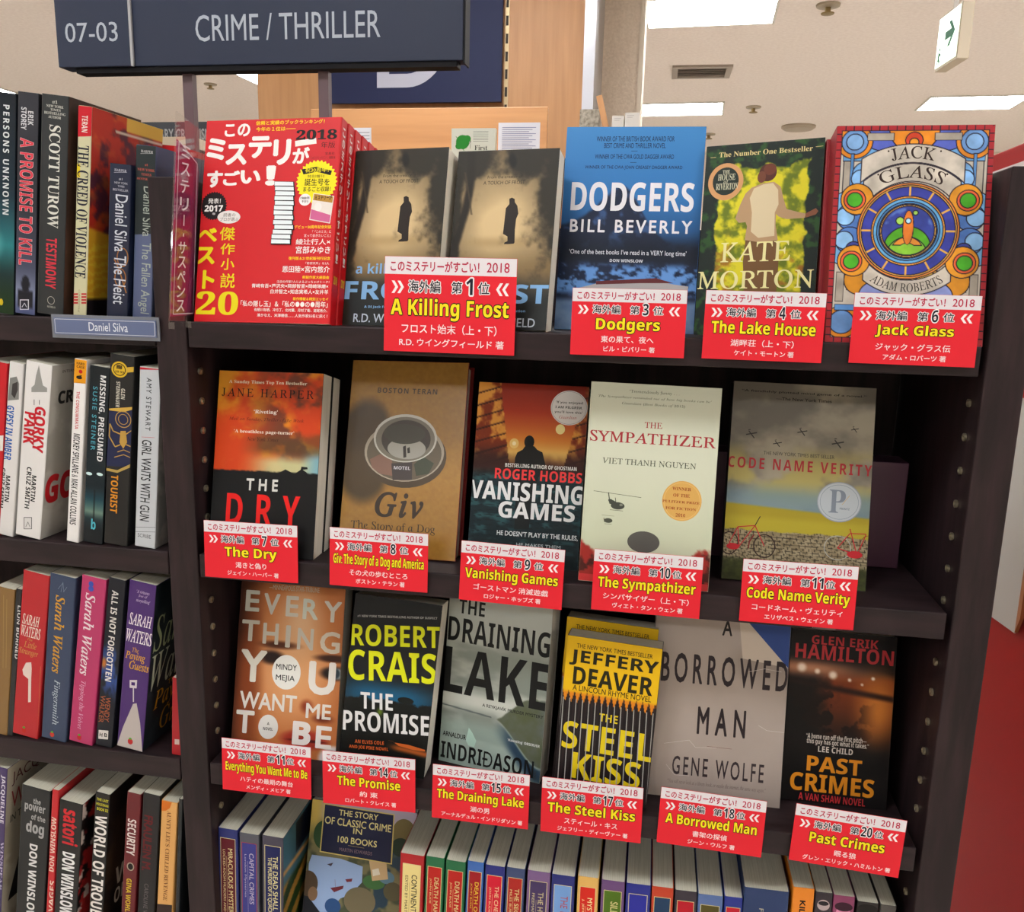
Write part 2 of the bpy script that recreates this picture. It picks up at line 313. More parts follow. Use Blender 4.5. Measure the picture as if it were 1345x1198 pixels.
def p_prom(u, v, a):
    y = v * a; c = full(u, '1e2022'); c = mix(c, C('1c6488'), ss(.14, .0, np.abs(v - .57)) * ss(1.0, .2, np.abs(u - .5) * 1.2)); n = fbm(u * 14, y * 14, 4, 4); c = mix(c, C('121614'), ss(.585, .6, v + .06 * (n - .5))); c = mix(c, C('88a828'), ss(.06, 0, np.hypot(u - .42, (v - .66) * 1.4)) * .7)
    c = mix(c, C('b0602c'), ss(.03, .0, np.abs(v - (.83 + .03 * u))) * ss(.5, .7, u)); return c
def p_drain(u, v, a):
    y = v * a; n = fbm(u * 2.5, y * 6, 4, 4); c = mix(full(u, 'b4b8b0'), C('8c948c'), ss(.35, .65, n) * ss(.2, .4, v)); c = mix(c, C('c8ccc4'), ss(.55, .62, v) * ss(.72, .64, v)); c = mix(c, C('9cb0a8'), ss(.7, .8, v) * .7)
    m1 = .72 - .17 * ss(.45, .9, u) + .01 * fbm(u * 20, u * 0, 3); m2 = .70 + .22 * ss(.5, 1, u); c = mix(c, mix(full(u, '5c6440'), C('6c7478'), fbm(u * 9, y * 9, 5)), ss(-.004, .006, v - m1) * ss(.005, -.005, v - m2) * (u > .3)); c = mix(c, C('344c60'), ss(0, .02, v - m2) * ss(.13, .05, v - m2) * ss(.5, .75, u))
    c = mix(c, C('485458'), ss(.006, .0, np.abs(v - (.68 + .04 * u))) * (u < .5)); return c
def p_steel(u, v, a):
    c = full(u, 'e0b814'); k = (u * 15.2) % 1; sp_ = np.abs(k - .5) * 2; edge = .335 + .075 * (1 - sp_); drip = ss(.003, -.003, v - edge); blk = mix(full(u, '20181a'), C('3a2e30'), ss(.6, .9, sp_) * .5); c = mix(blk, c, drip)
    c = mix(c, C('d88820'), ss(.33, .36, v) * drip); return c
def p_borr(u, v, a):
    y = v * a; c = mix(full(u, 'a89c94'), C('b4a8a0'), fbm(u * 3, y * 3, 2)); c = mix(c, C('988c84'), ss(.75, 1, v) * .5); c = mix(c, C('84786e'), ss(.12, .0, np.abs(v - .3)) * ss(.5, .7, u) * .4); return c
def p_past(u, v, a):
    y = v * a; n = fbm(u * 8, y * 8, 3, 5); c = full(u, '120e10'); c = mix(c, C('8a4420'), ss(.2, .27, v) * ss(.75, .3, v) * ss(.35, .6, u + .3 * n)); c = mix(c, C('e09040'), ss(.32, .0, np.hypot(u - .86, (v - .42))) * .95); c = mix(c, C('c08868'), ss(.08, .0, np.abs(v - .22)) * ss(1.1, .2, u))
    c = mix(c, C('1a0e0c'), ss(.52, .6, n) * ss(.28, .4, v) * ss(.9, .5, u) * .9); c = mix(c, C('281410'), ss(.03, .0, np.abs(v - .30 - .06 * u)) * .9)
    for x, yy, r in ((.12, .22, .05), (.27, .235, .03), (.42, .25, .045), (.58, .27, .02), (.7, .29, .015), (.8, .25, .02)): c = mix(c, C('f8e8d8'), ss(r * 1.3, r * .3, np.hypot(u - x, y - yy * a)))
    c = mix(c, C('0e0c0e'), ss(.62, .75, v) * ss(1.25, .5, u)); return c
def p_story(u, v, a):
    y = v * a; n = fbm(u * 9, y * 9, 4, 3); c = mix(full(u, '4c5440'), C('7c7858'), ss(.4, .6, n)); c = mix(c, C('304858'), ss(.55, .65, fbm(u * 7, y * 7, 9, 3))); c = mix(c, C('b0a8b8'), ss(.14, .08, v)); c = mix(c, C('c8b060'), ss(.18, .05, u) * ss(.3, .1, v)); return c
def p_turow(u, v, a): return mix(full(u, '3a2c28'), C('6c4c3c'), fbm(u * 4, v * 6, 3))
def p_creed(u, v, a):
    y = v * a; n = fbm(u * 7, y * 7, 3, 5); c = mix(full(u, 'b83828'), C('5c2c40'), ss(.5, .65, n)); c = mix(c, C('d0702c'), ss(.5, .7, fbm(u * 5, y * 9, 6)) * .6); c = mix(c, C('d8a830'), ss(-.01, .01, v - (.56 + .1 * u))); c = mix(c, C('e0c040'), (((y * 14 + n * 2) % 1) < .4) * ss(.6, .66, v) * .8)
    c = mix(c, C('4080a8'), ss(.13, .1, np.hypot(u - .42, y - 1.12))); c = mix(c, C('d8c8b8'), ss(.003, .0, np.abs(v - .08 - .0 * u)) * (u > .3)); c = mix(c, C('d8b050'), (v < .07) & (u > .45)); c = mix(c, C('201c20'), ss(.9, .92, v)); return c
def p_flat(h, h2_): return lambda u, v, a: mix(full(u, h), C(h2_), ss(.4, .6, fbm(u * 6, v * a * 6, 3)))
def p_satori(u, v, a): return mix(mix(full(u, '1c1414'), C('a82c2c'), ss(.48, .55, fbm(u * 7, v * a * 7, 4))), C('c8b8b0'), ss(.62, .66, fbm(u * 9, v * a * 9, 8)))
def p_dead(u, v, a):
    y = v * a; w = np.sin(y * 26 + u * 9 + 3 * fbm(u * 3, y * 3, 2)); c = mix(full(u, '2c4420'), C('a07c38'), ss(0, .5, w)); c = mix(c, C('48707c'), ss(.35, .3, v)); c = mix(c, C('d0a060'), ss(.03, .0, np.abs(v - .24 - .05 * u))); c = mix(c, C('101828'), (np.abs(v - .12) < .1) & (u > .25)); return c
def p_story_trees(u, v, a): return p_story(u, v, a)
PAINT = {'frost1': p_frost, 'frost2': p_frost, 'dodgers': p_dodgers, 'lake': p_lake, 'jack': p_jack, 'dry': p_dry, 'giv': p_giv, 'van': p_van, 'symp': p_symp, 'code': p_code, 'every': p_every,
         'prom': p_prom, 'drain': p_drain, 'steel': p_steel, 'borr': p_borr, 'past': p_past, 'story': p_story}
# ---------------------------------------------------------------- book data: positions of print in mm on each cover / spine
FR={"red":[-0.3505,0.001,0.0929,-0.0371,0.2226,-0.0127,0.142,0.1966,[["t","この","j",0.035,"e6e4e0",19.64,3.64,46.52,16.29],
["t","ミ","j",0.05,"e6e4e0",1.66,17.15,21.46,38.87],
["t","ス","j",0.05,"e6e4e0",22.48,23.44,44.7,44.1],
["t","テ","j",0.05,"e6e4e0",45.89,16.27,69.97,37.86],
["t","リ","j",0.05,"e6e4e0",71.82,19.76,90.17,44.9],
["l","e6e4e0",5.5,[[94.08,24.65],[115.42,22.11]]],
["t","が","j",0.04,"e6e4e0",92.07,27.84,109.44,43.91],
["t","す","j",0.045,"e6e4e0",3.92,49.2,20.84,65.87],
["t","ご","j",0.045,"e6e4e0",21.16,49.48,38.84,64.17],
["t","い","j",0.045,"e6e4e0",39.25,49.19,60.38,62.53],
["t","！","j",0.05,"e6e4e0",65.34,45.03,76.47,64.65],
["t","信頼と実績のブックランキング！","j",0.03,"f0d820",52.11,1.45,122.73,5.67],
["t","今年の１位は――","j",0.03,"f0d820",52.53,7.6,93.63,11.72],
["t","2018","R",0.02,"1c1410",94.61,11.37,136.24,21.09],
["t","年版","j",0,"301010",120.49,23.36,134.79,29.33],
["t","宝島社","j",0,"301010",125.12,33.26,134.82,35.91],
["t","『このミステリーがすごい！』編集部 編","j",0,"301010",110.39,37.12,135.47,39.86],
["e","1a1214",13.09,83.73,11.72,10.83],
["star","1a1214",13.09,83.73,12.97,5.41],
["t","発表！","j",0.04,"e6e4e0",6.89,76.33,20.27,81.67],
["t","2017","S",0.02,"e6e4e0",3.58,83.07,22.9,89.39],
["t","年","j",0.03,"e6e4e0",12.08,90.28,15.4,92.81],
["e","e0dcd8",29.95,94.81,12.04,6.36],
["t","読者の","j",0.0,"403838",24.05,90.93,36.78,94.46],
["t","プロが選ぶ","j",0.0,"403838",20.8,95.15,40.18,98.7],
["t","ベ","j",0.045,"dcd018",-3.29,105.28,18.69,118.8],
["t","ス","j",0.045,"dcd018",-1.99,123.64,17.73,140.9],
["t","ト","j",0.045,"dcd018",5.95,146.36,18.79,164.88],
["t","20","R",0.01,"dcd018",1.1,167.01,45.45,189.9],
["t","傑","j",0.035,"dcd018",21.44,104.38,37.34,117.46],
["t","作","j",0.035,"dcd018",22.98,120.34,38.29,131.23],
["t","小","j",0.035,"dcd018",24.4,134.73,38.91,146.14],
["t","説","j",0.035,"dcd018",25.02,149.49,40.54,163.68],
["star","e8dc20",118.38,61.41,19.09,7.56],
["p","1a1614",[[102.17,49.46],[117.46,47.26],[133.24,51.28],[132.13,55.59],[117.77,51.98],[104.51,54.42]]],
["t","祝30周年！","j",0.03,"e8dc20",106.1,48.01,129.95,52.55],
["t","特別増刊","j",0,"1a1614",108.95,54.86,125.72,57.75],
["t","誕生号を","j",0.045,"1a1614",106.18,58.41,131.57,65.34],
["t","まるごと収録！","j",0.03,"1a1614",105.28,66.14,133.12,70.99],
["e","e8e4e4",107.71,78.63,6.01,5.68],
["t","1988年","j",0.02,"301818",103.09,75.57,112.5,78.3],
["t","刊行","j",0.02,"301818",104.52,78.98,111.32,81.68],
["p","e0d8d0",[[116.1,72.31],[136.97,75.35],[134.5,101.55],[113.38,97.89]]],
["p","b89040",[[116.75,73.07],[136.21,75.9],[135.61,81.89],[115.95,79.09]]],
["p","cc6c98",[[114.71,87.74],[134.58,93.5],[133.85,100.61],[114.13,97.14]]],
["e","e8e0dc",121.55,85.53,3.59,4.15],
["t","ミステリーが","j",0.03,"3a2010",117.85,74.59,135.02,78.89],
["t","デビュー30周年記念対談","j",0.02,"f0d820",98.67,102.92,135.8,106.23],
["t","『『このミス』に","j",0,"e6e4e0",117.02,107.69,136.07,110.54],
["t","言って会きたいこと』","j",0,"e6e4e0",108.87,111.43,135.92,114.28],
["t","綾辻行人×","j",0.035,"e6e4e0",100.94,115.95,135.8,121.57],
["t","宮部みゆき","j",0.04,"e6e4e0",101.4,122.92,136.34,129.97],
["t","復刊版＆21世紀版刊行記念","j",0.02,"f0d820",94.62,132.93,136.74,136.13],
["t","『奇想天外』な2人","j",0,"e6e4e0",112.02,137.94,136.03,140.43],
["t","恩田陸×宮内悠介","j",0.03,"e6e4e0",88.75,141.83,136.92,148.08],
["t","新鋭作家大座談会","j",0.02,"f0d820",109.88,151.09,136.91,154.04],
["t","注目の作家7人によるぶっちゃけトーク！","j",0,"e6e4e0",84.01,155.65,137.18,158.14],
["t","青崎有吾×芦沢央×岡部智里×岡崎琢磨×","j",0.02,"e6e4e0",58.35,159.12,136.5,163.0],
["t","白井智之×知念実希人×友井羊","j",0.02,"e6e4e0",78.09,164.21,136.87,168.58],
["t","新作情報＆特別エッセイ","j",0.02,"f0d820",101.62,171.65,137.26,174.72],
["t","「私の隠し玉」＆「私の●●の●周年」","j",0.035,"e6e4e0",47.96,175.4,137.09,181.24],
["t","有栖川有栖、冲方丁、北村薫、月村了衛、道尾秀介、","j",0.01,"e6e4e0",62.4,182.41,136.99,185.71],
["t","湊かなえ、米澤穂信……人気作家55名に訊く！","j",0.01,"e6e4e0",65.83,187.66,137.33,190.92],
["p","241c20",[[75.17,60.44],[95.69,61.1],[96.23,66.22],[75.32,65.77]]],
["p","241c20",[[75.89,65.11],[96.4,65.75],[96.94,70.87],[76.04,70.44]]],
["p","241c20",[[76.61,69.78],[97.11,70.4],[97.65,75.51],[76.77,75.11]]],
["p","241c20",[[76.11,74.44],[96.61,75.03],[97.15,80.14],[76.26,79.76]]],
["p","241c20",[[76.83,79.1],[97.32,79.67],[97.87,84.78],[76.98,84.43]]],
["p","241c20",[[76.33,83.76],[96.83,84.3],[97.37,89.41],[76.48,89.08]]],
["p","241c20",[[76.24,88.41],[96.73,88.93],[97.27,94.04],[76.39,93.73]]],
["p","241c20",[[77.36,93.07],[97.84,93.57],[98.38,98.67],[77.52,98.39]]],
["p","241c20",[[76.46,97.72],[96.94,98.19],[97.48,103.3],[76.61,103.04]]],
["p","241c20",[[77.99,102.38],[98.46,102.83],[99.0,107.93],[78.14,107.69]]],
["p","241c20",[[76.68,107.02],[97.15,107.45],[97.69,112.55],[76.83,112.33]]],
["p","241c20",[[75.77,111.67],[96.25,112.07],[96.79,117.17],[75.92,116.98]]],
["p","241c20",[[75.67,116.32],[96.16,116.7],[96.7,121.79],[75.83,121.63]]],
["p","dfe6e8",[[75.6,60.83],[94.5,61.46],[94.94,65.07],[75.65,64.64]]],
["p","dfe6e8",[[76.32,65.5],[95.22,66.11],[95.66,69.72],[76.37,69.31]]],
["p","dfe6e8",[[77.04,70.17],[95.93,70.76],[96.37,74.36],[77.1,73.97]]],
["p","dfe6e8",[[76.54,74.82],[95.43,75.39],[95.87,78.99],[76.59,78.63]]],
["p","dfe6e8",[[77.26,79.49],[96.14,80.04],[96.58,83.64],[77.32,83.29]]],
["p","dfe6e8",[[76.76,84.14],[95.64,84.67],[96.08,88.27],[76.81,87.94]]],
["p","dfe6e8",[[76.67,88.79],[95.54,89.3],[95.99,92.9],[76.72,92.59]]],
["p","dfe6e8",[[77.8,93.45],[96.66,93.94],[97.1,97.53],[77.85,97.25]]],
["p","dfe6e8",[[76.89,98.1],[95.76,98.57],[96.2,102.16],[76.94,101.9]]],
["p","dfe6e8",[[78.42,102.76],[97.27,103.2],[97.71,106.79],[78.47,106.55]]],
["p","dfe6e8",[[77.11,107.4],[95.97,107.82],[96.41,111.41],[77.16,111.2]]],
["p","dfe6e8",[[76.2,112.05],[95.07,112.45],[95.51,116.04],[76.25,115.84]]],
["p","dfe6e8",[[76.11,116.7],[94.97,117.08],[95.41,120.66],[76.16,120.49]]]]],"frost1":[-0.2325,0.0199,0.0928,-0.1243,0.251,-0.0179,0.097,0.1724,[["t","From the creator of","s",0,"2c281e",31.51,24.63,65.88,27.58],
["t","A TOUCH OF FROST","s",0,"2c281e",27.79,29.9,68.55,33.39],
["p","2e241c",[[54.64,47.33],[57.16,46.37],[59.88,47.67],[60.4,50.95],[63.08,54.28],[64.62,61.86],[62.91,66.93],[62.53,77.11],[63.19,89.32],[62.44,90.53],[57.28,90.89],[52.93,90.85],[53.43,89.22],[56.15,88.03],[55.74,83.54],[51.17,81.03],[51.65,67.13],[51.99,56.49],[55.11,52.47]]],
["t","a killing","S",0,"88b4dc",10.99,111.92,64.25,125.01],
["t","FROST","S",0.01,"88b4dc",1.19,129.05,99.65,147.3],
["t","A DI Jack Frost Investigation","S",0,"88b4dc",23.11,152.94,78.81,155.93],
["t","R.D. WINGFIELD","s",0.01,"c4d0dc",12.74,160.85,88.92,169.37]]],"frost2":[-0.1287,0.0195,0.0927,-0.1146,0.2576,-0.0142,0.0997,0.1719,[["t","From the creator of","s",0,"2c281e",31.51,24.63,65.88,27.58],
["t","A TOUCH OF FROST","s",0,"2c281e",27.79,29.9,68.55,33.39],
["p","2e241c",[[54.64,47.33],[57.16,46.37],[59.88,47.67],[60.4,50.95],[63.08,54.28],[64.62,61.86],[62.91,66.93],[62.53,77.11],[63.19,89.32],[62.44,90.53],[57.28,90.89],[52.93,90.85],[53.43,89.22],[56.15,88.03],[55.74,83.54],[51.17,81.03],[51.65,67.13],[51.99,56.49],[55.11,52.47]]],
["t","a killing","S",0,"88b4dc",10.99,111.92,64.25,125.01],
["t","FROST","S",0.01,"88b4dc",1.19,129.05,99.65,147.3],
["t","A DI Jack Frost Investigation","S",0,"88b4dc",23.11,152.94,78.81,155.93],
["t","R.D. WINGFIELD","s",0.01,"c4d0dc",12.74,160.85,88.92,169.37]]],"dodgers":[-0.011,0.0649,0.0924,-0.0112,0.2071,0.0058,0.1333,0.1981,[["t","WINNER OF THE BRITISH BOOK AWARD FOR","s",0.005,"16263c",29.61,9.34,104.14,14.25],
["t","BEST CRIME AND THRILLER NOVEL","s",0.005,"16263c",37.35,15.89,96.24,20.71],
["l","16263c",0.4,[[63.7,23.61],[69.72,23.59]]],
["t","WINNER OF THE CWA GOLD DAGGER AWARD","s",0.005,"16263c",29.1,26.75,104.62,31.18],
["l","16263c",0.4,[[63.4,34.59],[69.42,34.56]]],
["t","WINNER OF THE CWA JOHN CREASEY DAGGER AWARD","s",0.005,"16263c",20.01,37.64,113.17,41.82],
["p","b4b0b0",[[37.64,152.7],[95.58,148.42],[111.59,151.39],[125.83,152.98],[125.4,158.6],[17.83,161.87],[19.61,157.72]]],
["p","6e3438",[[37.89,150.25],[95.02,145.82],[111.9,150.17],[79.83,151.09],[38.1,153.5]]],
["t","DODGERS","S",0.005,"e2e2e8",8.34,53.73,125.89,82.05],
["t","BILL BEVERLY","s",0.022,"e2e2e8",9.07,90.3,125.83,102.9,{"sp":1.3}],
["t","‘One of the best books I’ve read in a VERY long time’","s",0.008,"d8dce4",9.94,119.43,122.14,125.43],
["t","DON WINSLOW","S",0.0,"d8dce4",49.85,128.34,81.56,131.23]]],"lake":[0.1067,0.0435,0.0939,-0.2438,0.216,-0.0376,0.1054,0.1784,[["t","The Number One Bestseller","r",0,"d8c890",12.22,6.65,95.33,11.4],
["l","d8c890",0.4,[[4.34,11.02],[9.41,11.0]]],
["l","d8c890",0.4,[[97.78,7.98],[103.98,7.72]]],
["e","d0a070",19.94,34.73,16.15,17.48],
["e","20302a",19.92,34.33,11.93,13.12],
["t","THE","r",0,"c8c8b0",16.69,23.83,23.26,27.05],
["t","HOUSE","r",0,"c8c8b0",12.69,27.52,28.49,33.5],
["t","at","i",0,"c8c8b0",17.93,33.41,22.34,36.06],
["t","RIVERTON","r",0,"c8c8b0",11.34,36.16,31.57,42.35],
["p","7a5a34",[[41.7,88.44],[69.11,89.49],[72.34,110.73],[72.29,137.57],[68.63,143.27],[48.21,143.04],[43.11,137.15],[40.7,109.85]]],
["p","b89a78",[[53.33,38.43],[63.47,37.52],[69.67,42.35],[72.76,53.12],[76.16,63.3],[85.42,66.26],[93.1,68.36],[92.63,72.14],[76.77,72.53],[69.65,69.89],[67.28,67.27],[67.61,77.88],[70.34,91.46],[56.06,93.25],[40.89,90.36],[42.3,77.74],[40.71,73.77],[34.48,74.07],[31.16,70.0],[34.83,56.85],[38.89,46.9],[44.2,41.75]]],
["p","d6c8a8",[[54.33,39.46],[62.8,38.64],[67.65,45.12],[68.91,58.69],[66.1,66.25],[67.14,87.49],[52.98,88.87],[46.02,82.77],[45.78,65.23],[42.97,51.44],[46.15,42.84]]],
["p","8a5a40",[[92.74,68.34],[101.37,63.84],[103.67,66.61],[101.73,69.54],[93.34,71.98]]],
["e","5c3024",57.7,28.62,7.81,8.2],
["e","74402c",59.35,25.63,5.58,5.46],
["e","7a4a34",52.38,32.53,3.75,5.48],
["t","KATE","u",0.008,"e8e2a8",20.02,91.94,81.98,110.61],
["t","MORTON","u",0.008,"e8e2a8",0.48,118.67,103.33,135.74]]],"jack":[0.2269,0.003,0.092,-0.0147,0.1978,0.0004,0.1258,0.1859,[["t","JACK","u",0.006,"3a2824",44.35,13.15,80.95,25.68,{"arc":[62.854,89.27,60.887,10.772,0.275]}],
["t","GLASS","u",0.006,"3a2824",37.66,28.56,89.03,44.53,{"arc":[62.854,89.27,44.495,10.772,0.54]}],
["t","ADAM ROBERTS","u",0.004,"3a3434",33.45,121.95,93.15,135.02,{"arc":[62.854,89.27,-52.457,7.494,0.6]}],
["e","3a2824",42.77,21.96,0.76,0.8],
["e","3a2824",84.46,22.12,0.74,0.8],
["e","3a2824",35.58,42.0,0.76,0.8],
["e","3a2824",90.53,41.56,0.74,0.79]]],"dry":[-0.363,0.006,-0.1426,0.0235,0.2352,-0.0074,0.1122,0.1887,[["t","A Sunday Times Top Ten Bestseller","R",-0.004,"ece0c8",11.23,9.31,95.09,13.55],
["t","JANE HARPER","u",0.006,"2e140c",4.0,17.81,103.23,26.56,{"sp":1.35}],
["t","‘Riveting’","r",0,"ece0d8",40.05,39.32,65.64,44.19],
["t","Mail on Sunday, Thriller of the Week","i",0,"4a1810",13.71,47.2,94.3,51.69],
["t","‘A breathless page-turner’","r",0,"e8d8c8",19.8,60.16,84.37,64.48],
["t","New York Times","i",0,"4a1810",34.36,67.35,68.02,71.56],
["p","0e1012",[[66.8,105.85],[68.9,103.61],[77.57,98.95],[87.2,103.19],[86.5,106.21]]],
["p","0e1012",[[88.3,106.55],[88.48,102.28],[93.6,98.64],[94.29,95.42],[100.54,95.77],[101.11,97.87],[95.82,98.54],[100.43,101.31],[100.74,106.39]]],
["t","THE","s",0.03,"d4d4d0",36.64,109.83,70.51,122.1,{"sp":1.7}],
["t","DRY","S",0.0,"e02420",16.56,125.83,95.01,158.01,{"sp":1.7}]]],"giv":[-0.2295,0.0351,-0.142,-0.0365,0.2897,-0.017,0.1262,0.2036,[["e","4a3c28",64.72,99.43,44.83,33.01],
["e","b0a898",63.7,95.11,43.08,30.89],
["e","686050",63.82,96.63,40.41,28.28],
["p","8a6a5c",[[27.39,104.42],[40.6,97.23],[51.38,103.32],[53.92,120.65],[40.1,119.16],[30.42,113.06]]],
["p","3c4838",[[75.55,107.64],[83.86,98.56],[96.73,105.55],[91.96,116.59],[78.71,119.41]]],
["p","403a3c",[[51.05,107.7],[73.58,105.55],[74.53,123.52],[53.81,125.01]]],
["e","d0d0c8",63.94,80.88,34.22,25.11],
["e","807c70",64.01,81.75,31.98,23.15],
["e","383430",64.94,81.93,26.59,20.09],
["e","a8a8a0",66.39,91.71,20.72,10.9],
["e","3c4038",62.92,76.54,22.59,10.51],
["p","282828",[[62.37,89.7],[65.45,88.47],[66.84,100.42],[63.75,101.44]]],
["p","282828",[[67.03,91.25],[69.64,89.82],[70.57,95.89],[67.89,96.45]]],
["t","MOTEL","S",0,"c8c8d0",54.21,110.17,71.95,113.67],
["t","BOSTON TERAN","S",0,"38301e",29.9,28.59,94.75,34.12,{"sp":1.2}],
["t","Giv","i",0.03,"2c1c0e",36.55,137.23,88.84,163.65,{"sp":1.25}],
["t","The Story of a Dog","u",0.004,"3a2c18",12.03,168.23,102.91,179.22]]],"van":[-0.0994,0.0382,-0.1428,0.0026,0.2611,0.0037,0.113,0.1847,[["e","e8c880",40.6,61.42,4.73,5.13],
["e","f4e8c0",40.6,61.42,1.93,2.14],
["e","f0e0a0",86.55,44.6,4.67,5.09],
["e","141414",55.93,59.07,5.13,6.6],
["p","141414",[[51.94,63.56],[61.13,63.04],[64.57,66.46],[70.07,68.91],[73.61,80.37],[73.4,86.74],[42.49,88.64],[42.46,75.85],[44.45,70.39],[49.62,67.32]]],
["p","141c1e",[[46.77,88.37],[70.22,86.94],[63.15,108.56],[61.48,146.66],[46.6,147.73],[46.1,109.67]]],
["e","e0dcd8",94.03,22.51,18.56,17.63],
["o","909090",0.3,94.03,22.51,17.51,16.56],
["t","‘If you enjoyed","s",0.01,"202020",80.4,15.71,107.56,19.07],
["t","I AM PILGRIM,","S",0,"202020",80.1,20.86,107.43,23.75],
["t","you’ll love this’","s",0.01,"202020",79.56,25.58,107.76,28.83],
["t","Guardian","i",0,"b84040",84.56,30.45,102.16,33.79],
["t","BESTSELLING AUTHOR OF GHOSTMAN","S",-0.01,"dcdcd8",32.95,81.75,105.5,85.62],
["t","ROGER HOBBS","S",0,"e04848",22.95,87.27,111.55,98.06],
["t","VANISHING","S",0.01,"dcdcdc",-1.56,100.56,113.75,119.51],
["t","GAMES","S",0.01,"dcdcdc",29.19,120.34,106.71,137.14],
["t","HE DOESN’T PLAY BY THE RULES,","s",0.015,"d8dcdc",29.14,150.05,111.04,155.61],
["t","HE MAKES THEM","s",0.015,"a8b0b0",49.68,161.21,94.44,164.77]]],"symp":[0.0211,0.0071,-0.1421,0.0107,0.1876,0.0148,0.1217,0.1902,[["t","‘Tremendously funny . . .","u",0,"50564c",36.55,5.86,83.08,9.53],
["t","The Sympathizer reminded me of how big books can be’","i",-0.012,"50564c",7.59,12.02,112.81,14.88],
["t","Guardian (Best Books of 2015)","i",-0.012,"50564c",30.25,17.69,89.03,20.74],
["t","THE","u",0.01,"a83840",52.75,35.57,69.23,41.06],
["t","SYMPATHIZER","u",0.012,"a83840",2.09,45.94,119.59,56.44],
["t","VIET THANH NGUYEN","u",0.006,"54584c",15.53,71.42,102.81,77.0],
["e","d4ac64",91.96,107.43,18.23,18.84],
["o","e0bc7c",0.5,91.96,107.43,16.66,17.23],
["t","WINNER","r",-0.004,"984020",82.5,94.71,99.85,97.7],
["t","OF THE","r",-0.004,"984020",83.71,100.73,99.08,103.84],
["t","PULITZER PRIZE","r",-0.004,"984020",74.15,107.36,108.6,109.61],
["t","FOR FICTION","r",-0.004,"984020",77.37,113.43,105.47,115.93],
["t","2016","r",-0.004,"984020",87.17,119.19,95.97,122.36],
["l","5c5e54",0.45,[[9.11,103.83],[54.18,107.03]]],
["l","4c5048",0.9,[[23.3,104.42],[25.25,114.98]]],
["e","4c5048",32.7,116.46,6.5,3.49],
["e","84887c",35.88,115.39,1.62,1.23],
["l","4c5048",2.2,[[24.18,111.35],[29.38,115.69]]],
["p","4c5048",[[23.34,111.01],[25.75,110.41],[31.23,112.87],[30.46,116.63],[24.84,115.01]]],
["l","4c5048",0.4,[[25.64,120.71],[37.89,120.99]]],
["l","4c5048",0.6,[[29.94,108.86],[30.86,113.52]]],
["l","70746a",0.3,[[18.23,126.23],[30.12,126.53]]],
["e","54584c",24.71,131.08,4.07,2.25],
["l","54584c",0.6,[[20.45,128.74],[21.34,132.79]]],
["l","54584c",0.3,[[21.45,134.43],[28.2,134.3]]],
["e","605f5a",59.05,148.81,15.08,10.2],
["p","c84040",[[-1.36,183.27],[120.78,183.56],[120.85,190.24],[-0.92,189.86]]]]],"code":[0.163,0.0443,-0.1422,-0.0136,0.261,0.0118,0.1334,0.1943,[["t","“A fiendishly plotted mind game of a novel.”","s",0.012,"26241f",8.07,7.68,124.49,10.44],
["t","—The New York Times","s",0.012,"26241f",41.06,13.73,92.93,16.75],
["l","44423e",1.0,[[17.19,48.63],[22.83,55.48]]],
["l","44423e",1.1,[[14.81,52.4],[25.09,49.92]]],
["l","44423e",0.7,[[16.7,47.75],[18.84,47.16]]],
["l","44423e",0.8,[[42.68,56.94],[47.14,62.38]]],
["l","44423e",0.8800000000000001,[[40.79,59.94],[48.93,57.96]]],
["l","44423e",0.5599999999999999,[[42.29,56.25],[43.99,55.78]]],
["l","44423e",0.9,[[65.02,44.0],[69.98,50.12]]],
["l","44423e",0.9900000000000001,[[62.91,47.36],[71.99,45.16]]],
["l","44423e",0.63,[[64.59,43.22],[66.48,42.7]]],
["l","44423e",1.1,[[97.83,52.45],[103.79,59.85]]],
["l","44423e",1.2100000000000002,[[95.28,56.53],[106.23,53.84]]],
["l","44423e",0.77,[[97.32,51.51],[99.6,50.87]]],
["l","44423e",0.7,[[113.84,39.17],[117.61,43.88]]],
["l","44423e",0.77,[[112.22,41.75],[119.15,40.06]]],
["l","44423e",0.48999999999999994,[[113.52,38.57],[114.96,38.16]]],
["t","THE NEW YORK TIMES BEST SELLER","s",0,"4c4a48",32.45,67.43,98.48,70.85],
["t","CODE NAME VERITY","S",0,"b84048",-0.39,74.43,133.24,85.29,{"sp":1.3}],
["e","989ea4",105.16,111.79,20.36,19.25],
["e","b8bec2",105.16,111.79,19.53,18.38],
["o","848c94",0.35,105.16,111.79,17.46,16.4],
["t","P","r",0,"868e98",95.92,100.19,110.95,122.3],
["l","c8a050",0.4,[[107.8,114.22],[114.17,104.94]]],
["t","PRINTZ","S",0,"7c848c",105.86,117.01,114.93,118.91],
["o","3c2420",1.1,38.53,159.69,9.83,11.02],
["o","3c2420",1.1,5.48,159.25,8.23,10.65],
["l","b83038",0.9,[[5.48,159.25],[12.7,143.02],[28.76,140.56],[38.53,159.69]]],
["l","b83038",0.9,[[12.7,143.02],[14.97,161.76],[5.48,159.25]]],
["l","b83038",0.9,[[14.97,161.76],[28.76,140.56]]],
["l","802428",1.2,[[23.7,163.21],[24.36,156.5],[28.23,149.5]]],
["e","c03038",9.15,162.27,6.05,3.11],
["l","38302c",0.8,[[28.76,140.56],[31.99,133.62],[33.14,131.3]]],
["o","b0b0a8",0.7,105.91,155.52,12.05,11.3],
["o","6c2c28",0.4,133.74,153.06,8.21,11.24],
["l","b83038",0.9,[[105.91,155.52],[116.54,140.85],[131.0,140.27]]],
["l","b83038",0.9,[[116.31,136.5],[123.85,160.89],[105.91,155.52]]],
["l","b83038",0.9,[[123.85,160.89],[131.02,140.7]]],
